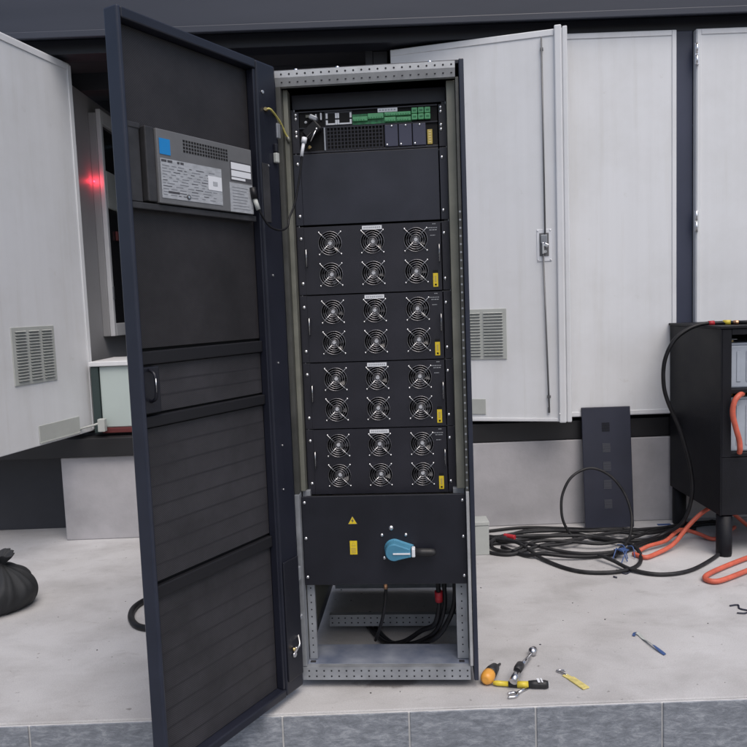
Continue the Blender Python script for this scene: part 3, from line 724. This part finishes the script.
# knob: round boss tapering to the right, white band, black grip
q = MB(); kc = Vector((.338, 0, .1225)); outl = []
for k in range(17):
    a = R(62) + (2 * math.pi - R(124)) * k / 16
    outl.append((kc.x + .030 * math.cos(a), kc.z + .030 * math.sin(a)))
outl += [(.3945, .1055), (.3945, .1335)]
def loop(y, s_): return [(kc.x + (x - kc.x) * s_, y, kc.z - .001 + (z - kc.z) * s_) for x, z in outl]
L0, L1, L2, L3 = loop(.0278, 1.12), loop(.020, 1.0), loop(-.012, .96), loop(-.017, .86)
n = len(outl)
for A, B in ((L0, L1), (L1, L2), (L2, L3)):
    for k in range(n): q.face([A[k], A[(k + 1) % n], B[(k + 1) % n], B[k]], 0, True)
q.face(L3, 0); kn = q.build('rotary_knob', 'knob', sw)
q = MB().box(.335, .3905, -.0195, -.0172, .1165, .1215, 0); q.build('pointer', 'label_glint_white', kn)
q = MB().box(.3948, .4065, -.012, .016, .1040, .1335, 0, bev=.003); q.build('collar', 'label_glint_white', kn)
q = MB().tube([(.4068, .002, .1175), (.43, .002, .117), (.455, .002, .1165), (.468, .002, .116), (.473, .002, .116)], .0125, 0, 14, rad=[.0125, .0132, .0128, .011, .006]); q.build('grip', 'grip', kn)

# ------------------------------------------------------------------ cables in the cabinet foot
def cable(name, label, pts, r, mt='rubber', cat='cable', loc=(0, 0, 0), rotz=0, group=None, n=8, mats=None, extra=None, seg=10):
    q = MB().tube(smooth(pts, n), r, 0, seg)
    if extra: extra(q)
    return tag(q.build(name, mats or mt, None, loc, rotz), label, cat, group)
cable('power_cable', 'thin black cable with copper tip hanging alone under the switch panel',
      [(.302, .055, .375), (.303, .060, .335), (.298, .075, .27), (.283, .11, .19), (.262, .16, .115), (.250, .19, .078)], .0058, loc=CO, rotz=CR, mats=['rubber', 'copper'],
      extra=lambda q: (q.cyl((.3025, .058, .350), (.302, .064, .318), .0072, 1, 10)))
cable('power_cable', 'thick black cable with red tape dropping at the right under the switch panel',
      [(.475, .11, .40), (.478, .115, .30), (.480, .125, .235), (.463, .15, .155), (.415, .20, .108), (.35, .24, .050), (.285, .29, .020), (.235, .38, .012), (.21, .445, .010), (.18, .56, .010)], .0085, loc=CO, rotz=CR, mats=['rubber', 'red'],
      extra=lambda q: q.cyl((.4785, .117, .285), (.4800, .123, .248), .0135, 1, 12), group='thick cables in the cabinet foot')
cable('power_cable', 'thick black cable beside the red taped one under the switch panel',
      [(.497, .12, .40), (.499, .122, .30), (.497, .13, .22), (.470, .16, .13), (.42, .21, .070), (.36, .25, .035), (.29, .32, .012), (.24, .40, .011), (.20, .46, .010), (.15, .58, .010)], .0080, loc=CO, rotz=CR, group='thick cables in the cabinet foot')
cable('power_cable', 'rightmost thick black cable under the switch panel, curving lowest',
      [(.533, .10, .40), (.535, .105, .31), (.530, .115, .235), (.500, .135, .155), (.465, .155, .102), (.43, .190, .070), (.395, .215, .045), (.35, .25, .020), (.30, .31, .012), (.26, .38, .011), (.23, .46, .011), (.20, .58, .011)], .0088, loc=CO, rotz=CR, group='thick cables in the cabinet foot')

# ------------------------------------------------------------------ small grey box beside the cabinet's back
gb = thing('grey_box', 'small pale grey upright box on the floor at the right rear of the tall cabinet', 'box', (.455, 3.64, 0))
q = MB().box(0, .092, 0, .10, 0, .150, bev=.004); q.build('body', 'light_grey', gb)
q = MB().box(-.002, .094, -.003, .102, .151, .172, bev=.004); q.build('lid', 'light_grey', gb)

# ------------------------------------------------------------------ leaning vent panel
lean = thing('vent_panel', 'dark navy sheet panel with five slot groups leaning on the plinth', 'panel', (1.133, 4.012, 0))
lean.rotation_euler = (R(-5.2), 0, R(-1.5))
q = MB().box(0, .266, 0, .012, 0.0, .665, bev=.003)
q.build('sheet', 'leanpanel', lean)
for k, zc in enumerate((.555, .442, .340, .240, .133)):
    q = MB()
    for j in range(7): q.box(.108, .150, -.0024, -.0004, zc - .024 + j * .0072, zc - .0208 + j * .0072, 0); 
    for j in range(7): q.box(.108, .150, -.003, -.0004, zc - .0208 + j * .0072, zc - .0195 + j * .0072, 1)
    q.build('vent', ['void' if k == 0 else 'slot_grey', 'leanpanel'], lean)

# ------------------------------------------------------------------ battery cabinet
bc = thing('battery_cabinet', 'black steel battery cabinet on legs at the right edge, orange cables under it', 'battery cabinet', (1.625, 3.48, 0))
W, Dp = .72, .60
q = MB().box(0, .006, .0, Dp, .205, 1.095, bev=.002); q.build('side_panel', 'batt_box', bc)
q = MB().box(W - .006, W, .0, Dp, .205, 1.095, bev=.002); q.build('side_panel', 'batt_box', bc)
q = MB().box(.007, W - .007, Dp - .01, Dp, .205, 1.094); q.build('back_panel', 'batt_box', bc)
q = MB().box(-.006, W + .006, -.006, Dp + .004, 1.0955, 1.108, bev=.002); q.build('top', 'batt_box', bc)
for zz in (.81, .505): 
    q = MB().box(.007, W - .007, .004, Dp - .011, zz - .018, zz, bev=.002); q.build('shelf', 'batt_box', bc)
q = MB().box(.0065, .050, .0, .02, .486, 1.093, bev=.002).box(W - .05, W - .0065, .0, .02, .486, 1.093, bev=.002).box(.051, W - .051, .0, .02, 1.066, 1.093, bev=.002); q.build('front_frame', 'batt_box', bc)
q = MB().box(.0065, W - .0065, .0, .012, .207, .484, bev=.002); q.build('front_panel', 'batt_box', bc)
q = MB().box(.007, W - .007, .013, Dp - .011, .207, .22); q.build('base', 'batt_box', bc)
for xx, yy in ((.0, .0), (W - .075, .0), (.0, Dp - .075), (W - .075, Dp - .075)):
    q = MB().tube([(xx + .036, yy + .036, .0), (xx + .036, yy + .036, .012), (xx + .036, yy + .036, .20)], .036, 0, 16, rad=[.034, .036, .036]); q.build('leg', 'batt_box', bc)
k = 0
for zz, nm in ((.8105, 'upper'), (.5055, 'lower')):
    for i in range(3):
        bt = thing('battery', 'grey plastic battery on the %s shelf of the black battery cabinet' % nm + ('' if i == 0 else (', next in its row' if i == 1 else ', last in its row')), 'battery', (1.625 + .062 + i * .195, 3.48 + .04, zz), 0, 'batteries in the battery cabinet')
        hh = .215 if nm == 'upper' else .262
        q = MB().box(0, .18, 0, .36, 0, hh - .012, bev=.008).box(.004, .176, .004, .356, hh - .0118, hh, bev=.004)
        for j in range(3): q.box(.03 + j * .045, .05 + j * .045, -.003, .0, .03, hh - .04, bev=.002)
        q.build('case', 'batt_case', bt)
        q = MB().cyl((.03, .05, hh), (.03, .05, hh + .012), .01, 0, 12).box(.018, .05, .035, .065, hh + .0125, hh + .017, 1, bev=.001); q.build('terminal', ['brass', 'galv'], bt)
cable('jumper_cable', 'orange red cable hanging from the lower battery terminal at the right edge',
      [(1.765, 3.56, .782), (1.735, 3.50, .785), (1.700, 3.460, .783), (1.674, 3.450, .755), (1.667, 3.450, .70), (1.684, 3.453, .63), (1.702, 3.456, .57), (1.706, 3.458, .53), (1.712, 3.475, .51)], .0125, 'orange', mats=['orange', 'copper'], extra=lambda q: q.cyl((1.768, 3.566, .7815), (1.745, 3.520, .785), .0140, 1, 10))
# ------------------------------------------------------------------ cables on the floor
def fl(pts, z=.011, dz=0.0):
    return [(x, y, z) for x, y in pts]
G = 'black cables in the coil on the floor'
RB = .0092
cable('floor_cable', 'black cable forming the far line of the floor coil, against the plinth', [(.42, 3.90, .010), (.55, 3.90, .010), (.67, 3.90, .012), (.83, 3.985, .012), (1.033, 3.955, .012), (1.3, 3.94, .014), (1.493, 3.885, .014), (1.681, 3.95, .011), (1.842, 4.03, .011)], .0085, group=G)
cable('floor_cable', 'black cable in the middle of the coil, running under the battery cabinet', [(.42, 3.765, .010), (.507, 3.765, .010), (.735, 3.82, .012), (1.015, 3.889, .014), (1.145, 3.788, .012), (1.333, 3.733, .014), (1.518, 3.811, .012), (1.692, 3.912, .010)], RB, group=G)
cable('floor_cable', 'black cable making the widest floor loop nearest the camera', [(.42, 3.93, .011), (.523, 3.879, .028), (.694, 3.743, .03), (.793, 3.506, .012), (.917, 3.344, .010), (1.095, 3.325, .010), (1.225, 3.431, .010), (1.262, 3.62, .024), (1.14, 3.765, .030), (.943, 3.812, .030), (.684, 3.826, .03), (.568, 3.758, .028), (.536, 3.67, .012), (.643, 3.61, .010), (.809, 3.683, .024), (.976, 3.743, .026), (1.09, 3.778, .030), (1.20, 3.82, .030), (1.36, 3.86, .030), (1.52, 3.90, .024), (1.70, 3.98, .012)], RB, 'rubber_grey', group=G)
# from the battery cabinet top, down its side and into the coil
cable('battery_cable', 'black cable from the battery cabinet top down its left side to the coil',
      [(1.76, 3.62, 1.1165), (1.70, 3.65, 1.1165), (1.62, 3.66, 1.114), (1.545, 3.66, 1.090), (1.475, 3.66, 1.035), (1.432, 3.66, .94), (1.426, 3.66, .83), (1.448, 3.66, .736), (1.507, 3.66, .594), (1.557, 3.66, .415), (1.570, 3.665, .263), (1.530, 3.68, .12), (1.443, 3.72, .046), (1.31, 3.655, .030), (1.175, 3.565, .016), (1.04, 3.53, .013), (.918, 3.521, .020), (.790, 3.55, .028), (.713, 3.587, .012), (.621, 3.72, .012)], .0098, mats=['rubber', 'red', 'copper', 'tool_yellow'], extra=lambda q: (q.cyl((1.645, 3.658, 1.1160), (1.672, 3.656, 1.1175), .0125, 1, 10), q.cyl((1.713, 3.650, 1.1180), (1.742, 3.630, 1.1180), .0125, 3, 10)))
cable('battery_cable', 'black cable with copper lug lying along the top of the battery cabinet', [(2.30, 3.62, 1.118), (2.05, 3.60, 1.118), (1.90, 3.55, 1.118), (1.80, 3.57, 1.118), (1.76, 3.60, 1.118)], .0095, mats=['rubber', 'copper'], extra=lambda q: q.cyl((1.765, 3.597, 1.118), (1.745, 3.61, 1.118), .011, 1, 10))
cable('floor_cable', 'black cable sweeping right in a low arc in front of the battery cabinet leg', [(1.05, 3.50, .030), (1.093, 3.432, .026), (1.152, 3.332, .014), (1.257, 3.27, .010), (1.407, 3.305, .010), (1.60, 3.47, .010), (1.70, 3.60, .010), (1.80, 3.76, .010)], RB, 'rubber_grey', group=G)
cable('floor_cable', 'black cable standing up in a tall loop against the leaning navy panel',
      [(.80, 3.66, .03), (.90, 3.67, .030), (1.0, 3.71, .030), (1.06, 3.77, .030), (1.015, 3.80, .020), (.972, 3.815, .08), (.957, 3.83, .150), (.972, 3.86, .24), (1.03, 3.885, .325), (1.13, 3.90, .362), (1.225, 3.885, .325), (1.29, 3.85, .24), (1.312, 3.80, .14), (1.285, 3.73, .06), (1.235, 3.65, .030), (1.18, 3.58, .030), (1.13, 3.50, .016)], .0072, 'rubber_grey', group=G)
cable('floor_cable', 'black cable coming out from behind the tall cabinet and ending at the coil', [(.42, 3.80, .012), (.50, 3.83, .028), (.60, 3.79, .03), (.75, 3.70, .03), (.90, 3.62, .012), (1.03, 3.575, .010), (1.2, 3.60, .012), (1.35, 3.70, .014), (1.5, 3.80, .014), (1.64, 3.93, .010), (1.85, 4.00, .010)], RB, group=G)
cable('floor_cable', 'black cable lying close to the plinth behind the upright loop', [(.42, 3.96, .010), (.60, 4.00, .010), (.80, 4.04, .010), (1.00, 4.00, .010), (1.16, 3.90, .026), (1.36, 3.80, .028), (1.56, 3.86, .026), (1.74, 3.97, .010), (1.9, 3.98, .010)], .0080, group=G)
cable('floor_cable', 'black cable doubling back in the narrow left end of the coil', [(1.30, 3.88, .028), (1.12, 3.86, .034), (.92, 3.90, .030), (.74, 3.87, .034), (.60, 3.80, .032), (.575, 3.71, .012), (.66, 3.655, .012), (.80, 3.72, .034), (.96, 3.70, .034), (1.12, 3.66, .030), (1.30, 3.74, .030), (1.46, 3.85, .030), (1.66, 3.99, .011), (1.85, 4.02, .011)], .0085, 'rubber_grey', group=G)
m = MB().tube(smooth([(.655, 3.835, .034), (.68, 3.818, .034), (.705, 3.80, .034)], 4), .0125, 0, 10); tag(m.build('tape_wrap', 'red'), 'red tape wrapped round the black cables beside the tall cabinet', 'tape')
OG = 'orange cables under the battery cabinet'
cable('orange_cable', 'orange cable running from under the battery cabinet to the coil, upper strand', [(1.95, 3.86, .03), (1.80, 3.78, .15), (1.715, 3.72, .185), (1.64, 3.70, .160), (1.56, 3.68, .10), (1.45, 3.60, .035), (1.34, 3.53, .015), (1.27, 3.49, .013), (1.235, 3.55, .012)], .0108, 'orange', group=OG)
cable('orange_cable', 'orange cable lying flat beside the coil, lower strand', [(1.90, 3.90, .013), (1.78, 3.78, .013), (1.70, 3.72, .013), (1.64, 3.77, .03), (1.54, 3.74, .06), (1.44, 3.67, .03), (1.33, 3.61, .026), (1.27, 3.58, .012)], .0100, 'orange', group=OG)
cable('orange_cable', 'orange cable doubled back in a hairpin on the floor at the right edge', [(2.00, 3.60, .014), (1.83, 3.49, .014), (1.651, 3.378, .014), (1.50, 3.272, .014), (1.435, 3.212, .014), (1.428, 3.172, .014), (1.47, 3.158, .014), (1.60, 3.235, .014), (1.784, 3.360, .014), (1.95, 3.48, .014)], .0112, 'orange')
cable('black_cable', 'black cable loop lying on the floor behind the open mesh door', [(-.75, 3.33, .012), (-.90, 3.285, .012), (-.974, 3.25, .012), (-1.03, 3.20, .012), (-1.062, 3.12, .012), (-1.050, 3.02, .012), (-.998, 2.925, .012), (-.922, 2.885, .012), (-.82, 2.88, .012), (-.70, 2.93, .012)], .0135)
# ------------------------------------------------------------------ small things on the floor
m = MB()
for a, b in (((1.17, 3.59), (1.19, 3.50)), ((1.19, 3.50), (1.13, 3.42)), ((1.15, 3.54), (1.105, 3.47)), ((1.21, 3.56), (1.225, 3.50)), ((1.13, 3.52), (1.175, 3.46))):
    m.tube(smooth([(a[0], a[1], .046), ((a[0] + b[0]) / 2 + .008, (a[1] + b[1]) / 2, .052), (b[0], b[1], .006)], 5), .0028, 0, 6)
m.box(1.150, 1.195, 3.50, 3.54, .042, .046, rot=Matrix.Rotation(R(25), 3, 'Z'))
tag(m.build('cable_tie', 'blue_tie'), 'tangled blue cable ties on the black coil in front of the leaning panel', 'cable ties')
m = MB().tube(smooth([(1.09, 3.36, .004), (1.115, 3.31, .004), (1.16, 3.345, .004), (1.21, 3.33, .004)], 5), .0035, 0, 6); m.tube([(1.05, 3.28, .004), (1.062, 3.268, .004)], .004, 0, 6)
tag(m.build('cable_tie', 'leanpanel'), 'thin dark offcut of cable tie just in front of the coil', 'cable tie')
m = MB().box(1.535, 1.605, 4.015, 4.035, 0, .004); tag(m.build('plastic_strip', 'blue_tie'), 'short blue strip at the foot of the plinth beside the battery cabinet', 'strip')
m = MB(); pp = smooth([(.934, 2.684, .003), (.943, 2.702, .008), (.955, 2.690, .006), (.960, 2.655, .004), (.970, 2.60, .010), (.982, 2.550, .006), (.990, 2.530, .003)], 6)
for k in range(len(pp) - 1):
    a, b = pp[k], pp[k + 1]; tw = .5 * math.sin(k * .35); t_ = (b - a).normalized(); sd_ = Vector((t_.y, -t_.x, tw)).normalized() * .0055
    m.face([a - sd_, a + sd_, b + sd_, b - sd_], 0 if k < 9 or k > 24 else 1); m.face([a - sd_ + Vector((0, 0, .0012)), b - sd_ + Vector((0, 0, .0012)), b + sd_ + Vector((0, 0, .0012)), a + sd_ + Vector((0, 0, .0012))], 0 if k < 9 or k > 24 else 1)
tag(m.build('plastic_strip', ['blue_tie', 'light_grey']), 'blue and grey plastic strip alone on the bare floor', 'strip')
m = MB().tube(smooth([(1.405, 2.92, .0035), (1.44, 2.925, .0035), (1.43, 2.89, .0035), (1.455, 2.865, .0035), (1.43, 2.845, .0035), (1.40, 2.85, .0035)], 6), .0035, 0, 6)
tag(m.build('wire_offcut', 'leanpanel'), 'small dark squiggle of wire near the right edge of the floor', 'wire')
m = MB().box(.623, .650, 2.318, 2.398, .0005, .006, 0, bev=.0025, rot=Matrix.Rotation(R(24), 3, 'Z')).box(.606, .627, 2.375, 2.42, .0005, .005, 0, bev=.002, rot=Matrix.Rotation(R(30), 3, 'Z'))
m.tube(smooth([(.612, 2.41, .005), (.597, 2.428, .006), (.586, 2.442, .004), (.60, 2.448, .004), (.615, 2.44, .004)], 5), .0028, 1, 6)
tag(m.build('plastic_strip', ['strip_yellow', 'chrome']), 'yellow plastic strip with a bent wire end, right of the tools', 'strip')
# stubby nut driver
nd = thing('screwdriver', 'stubby screwdriver with amber ball end and black grip beside the cabinet foot', 'screwdriver', (.343, 2.384, .0))
q = MB().tube([(-.012, -.024, .0235), (-.010, -.019, .0235), (-.004, -.008, .0235), (.004, .008, .0235), (.009, .018, .0235)], .02, 0, 18, rad=[.010, .018, .0222, .0225, .0205]); q.build('handle_end', 'amber', nd)
q = MB().tube([(.008, .016, .0235), (.018, .036, .0225), (.034, .066, .020), (.042, .082, .016)], .02, 0, 14, rad=[.0215, .0205, .016, .008])
for k in range(8):
    a = 2 * math.pi * k / 8; q.tube([(.010 + .0, .020, .0235), (.032, .062, .0205)], .003, 0, 6) if k == 0 else None
q.build('grip', 'grip', nd)
q = MB().tube([(.041, .080, .016), (.060, .118, .006)], .0042, 0, 8); q.build('shaft', 'grip', nd)
# long insulated screwdriver lying across
ls = thing('screwdriver', 'yellow and black insulated screwdriver lying flat among the tools', 'screwdriver', (.357, 2.366, .0))
q = MB().tube([(.0, .0, .011), (.012, -.004, .011), (.048, -.012, .011)], .008, 0, 10, rad=[.006, .0085, .0085]); q.build('shaft', 'tool_yellow', ls); q = MB(); q.tube([(.076, -.017, .011), (.112, -.023, .012)], .011, 0, 12); q.build('band', 'tool_yellow', ls)
q = MB().tube([(.0485, -.0121, .011), (.0755, -.0169, .011)], .0095, 0, 10).tube([(.1125, -.023, .0135), (.13, -.025, .0140), (.165, -.028, .0140), (.1755, -.029, .0135)], .013, 0, 14, rad=[.011, .013, .0135, .011]); q.build('grip', 'grip', ls)
q = MB().box(.140, .148, -.040, -.014, .0272, .0282).box(.152, .157, -.040, -.014, .0272, .0282).cyl((.1755, -.029, .0135), (.1770, -.0292, .0135), .0095, 0, 12); q.build('marking', 'label_glint_white', ls)
# ratchet with socket
rt = thing('ratchet_wrench', 'chrome ratchet wrench with dark grip pointing away, lying across the yellow screwdriver', 'wrench', (.423, 2.335, .0))
q = MB().tube([(.040, .095, .034), (.062, .140, .026), (.096, .208, .015)], .007, 0, 10).ball((.108, .232, .0155), .0155, 0, (1, 1.1, 1)).cyl((.108, .232, .012), (.117, .252, .0125), .0125, 0, 14); q.build('shaft', 'chrome', rt)
q = MB().tube([(.016, .042, .042), (.022, .056, .042), (.036, .088, .038), (.043, .102, .034)], .014, 0, 14, rad=[.012, .0145, .0145, .009]); q.build('grip', 'grip', rt)
q = MB().tube([(-.006, -.004, .030), (.004, .014, .038), (.016, .041, .041)], .010, 0, 12, rad=[.013, .012, .010]); q.build('collar', 'chrome', rt)
ow = thing('open_spanner', 'small chrome open ended spanner half under the yellow screwdriver', 'spanner', (.385, 2.273, .0))
q = MB().tube([(.042, .032, .0055), (.060, .048, .0055), (.085, .068, .005)], .0055, 0, 8)
q.tube(smooth([(.010, .030, .005), (.030, .036, .005), (.040, .026, .005), (.030, .012, .005), (.006, .008, .005)], 5), .0052, 0, 8); q.build('jaw', 'chrome', ow)
# dark tied bag, far left
from mathutils import noise as mn
m = MB(); prof = [(.0, .0), (.085, .0), (.118, .012), (.135, .045), (.138, .09), (.122, .135), (.092, .172), (.055, .200), (.026, .216), (.020, .226), (.030, .240), (.046, .258), (.052, .270), (.040, .268), (.012, .246)]
NA = 96; rows = []
pf = smooth([(a, 0, b) for a, b in prof], 5)
for i, q_ in enumerate(pf):
    t = i / (len(pf) - 1); row = []
    pl_ = min(1, max(0, (q_.z - .03) / .15))
    for k in range(NA):
        a = 2 * math.pi * k / NA
        u = Vector((math.cos(a), math.sin(a), 0))
        pleat = abs(mn.noise(Vector((u.x * 3.2, u.y * 3.2, q_.z * 3 + 4)))) * .30 + abs(mn.noise(Vector((u.x * 8, u.y * 8, q_.z * 4)))) * .22
        sag = mn.noise(Vector((u.x * 1.1, u.y * 1.1, q_.z * 7 + 2))) * .16
        r = 1.18 * q_.x * (1 + sag - pleat * (.25 + .75 * pl_) + .06)
        z = q_.z * (1 + .05 * mn.noise(u * 1.5)) if q_.z > .001 else 0
        row.append(m._v((r * u.x + .035 * pl_, r * u.y * .95, max(0, z) * .90)))
    rows.append(row)
for A, B in zip(rows, rows[1:]):
    for k in range(NA):
        m.bm.faces.new([A[k], A[(k + 1) % NA], B[(k + 1) % NA], B[k]]).smooth = True
bmesh.ops.remove_doubles(m.bm, verts=list(m.bm.verts), dist=1e-5)
tag(m.build('tied_bag', 'bag_black', None, (-1.70, 3.19, 0)), 'soft black tied bag on the concrete at the far left edge', 'bag')
# loose grit
m = MB(); rg = random.Random(11)
for k in range(60):
    x, y = rg.uniform(-1.9, 1.9), rg.uniform(2.3, 4.0); s_ = rg.uniform(.0008, .0026)
    m.box(x - s_, x + s_ * rg.uniform(.6, 2.5), y - s_, y + s_ * rg.uniform(.5, 1.6), .0, s_ * .8, rg.choice((0, 0, 0, 1)), rot=Matrix.Rotation(rg.uniform(0, 3), 3, 'Z'))
o = m.build('grit', ['grey_dark', 'light_grey']); o['kind'] = 'stuff'; o['label'] = 'loose grit and crumbs scattered over the concrete floor'; o['category'] = 'grit'

# ------------------------------------------------------------------ camera
pitch, roll = R(5.29684), R(2.13109)
f_ = Vector((0, math.cos(pitch), -math.sin(pitch))); r_ = Vector((1, 0, 0)); dn = f_.cross(r_)
r2 = r_ * math.cos(roll) + dn * math.sin(roll); d2 = -r_ * math.sin(roll) + dn * math.cos(roll)
cam = bpy.data.cameras.new('camera'); co = bpy.data.objects.new('camera', cam); COL.objects.link(co)
mw = Matrix((( r2.x, -d2.x, -f_.x, 0), (r2.y, -d2.y, -f_.y, 0), (r2.z, -d2.z, -f_.z, 1.27063), (0, 0, 0, 1)))
co.matrix_world = mw
cam.sensor_width = 36; cam.lens = 36 * 748 / 747; cam.clip_end = 1500; cam.clip_start = .05
S.camera = co

# ------------------------------------------------------------------ daylight
w = bpy.data.worlds.new('World'); S.world = w; w.use_nodes = True
nt = w.node_tree; bg = nt.nodes['Background']
sky = nt.nodes.new('ShaderNodeTexSky'); sky.sky_type = 'NISHITA'; sky.sun_disc = False
SE, SA = R(60), R(158)           # sun behind the camera; azimuth measured clockwise from +Y
sky.sun_elevation = SE; sky.sun_rotation = SA; sky.air_density = 1.0; sky.dust_density = 4.0; sky.ozone_density = 1.0
nt.links.new(sky.outputs[0], bg.inputs['Color']); bg.inputs['Strength'].default_value = .10
sd = bpy.data.lights.new('sun', 'SUN'); sd.energy = 1.15; sd.angle = R(45); sd.color = (1, .97, .94)
so = bpy.data.objects.new('sun', sd); COL.objects.link(so)
sv = Vector((math.sin(SA) * math.cos(SE), math.cos(SA) * math.cos(SE), math.sin(SE)))
so.rotation_euler = sv.to_track_quat('Z', 'Y').to_euler()
S.view_settings.view_transform = 'Standard'; S.view_settings.look = 'None'; S.view_settings.exposure = 0.35; S.view_settings.gamma = 1.0
S.view_settings.use_curve_mapping = False
S.render.engine = 'CYCLES'; S.render.resolution_x = 1024; S.render.resolution_y = 1024
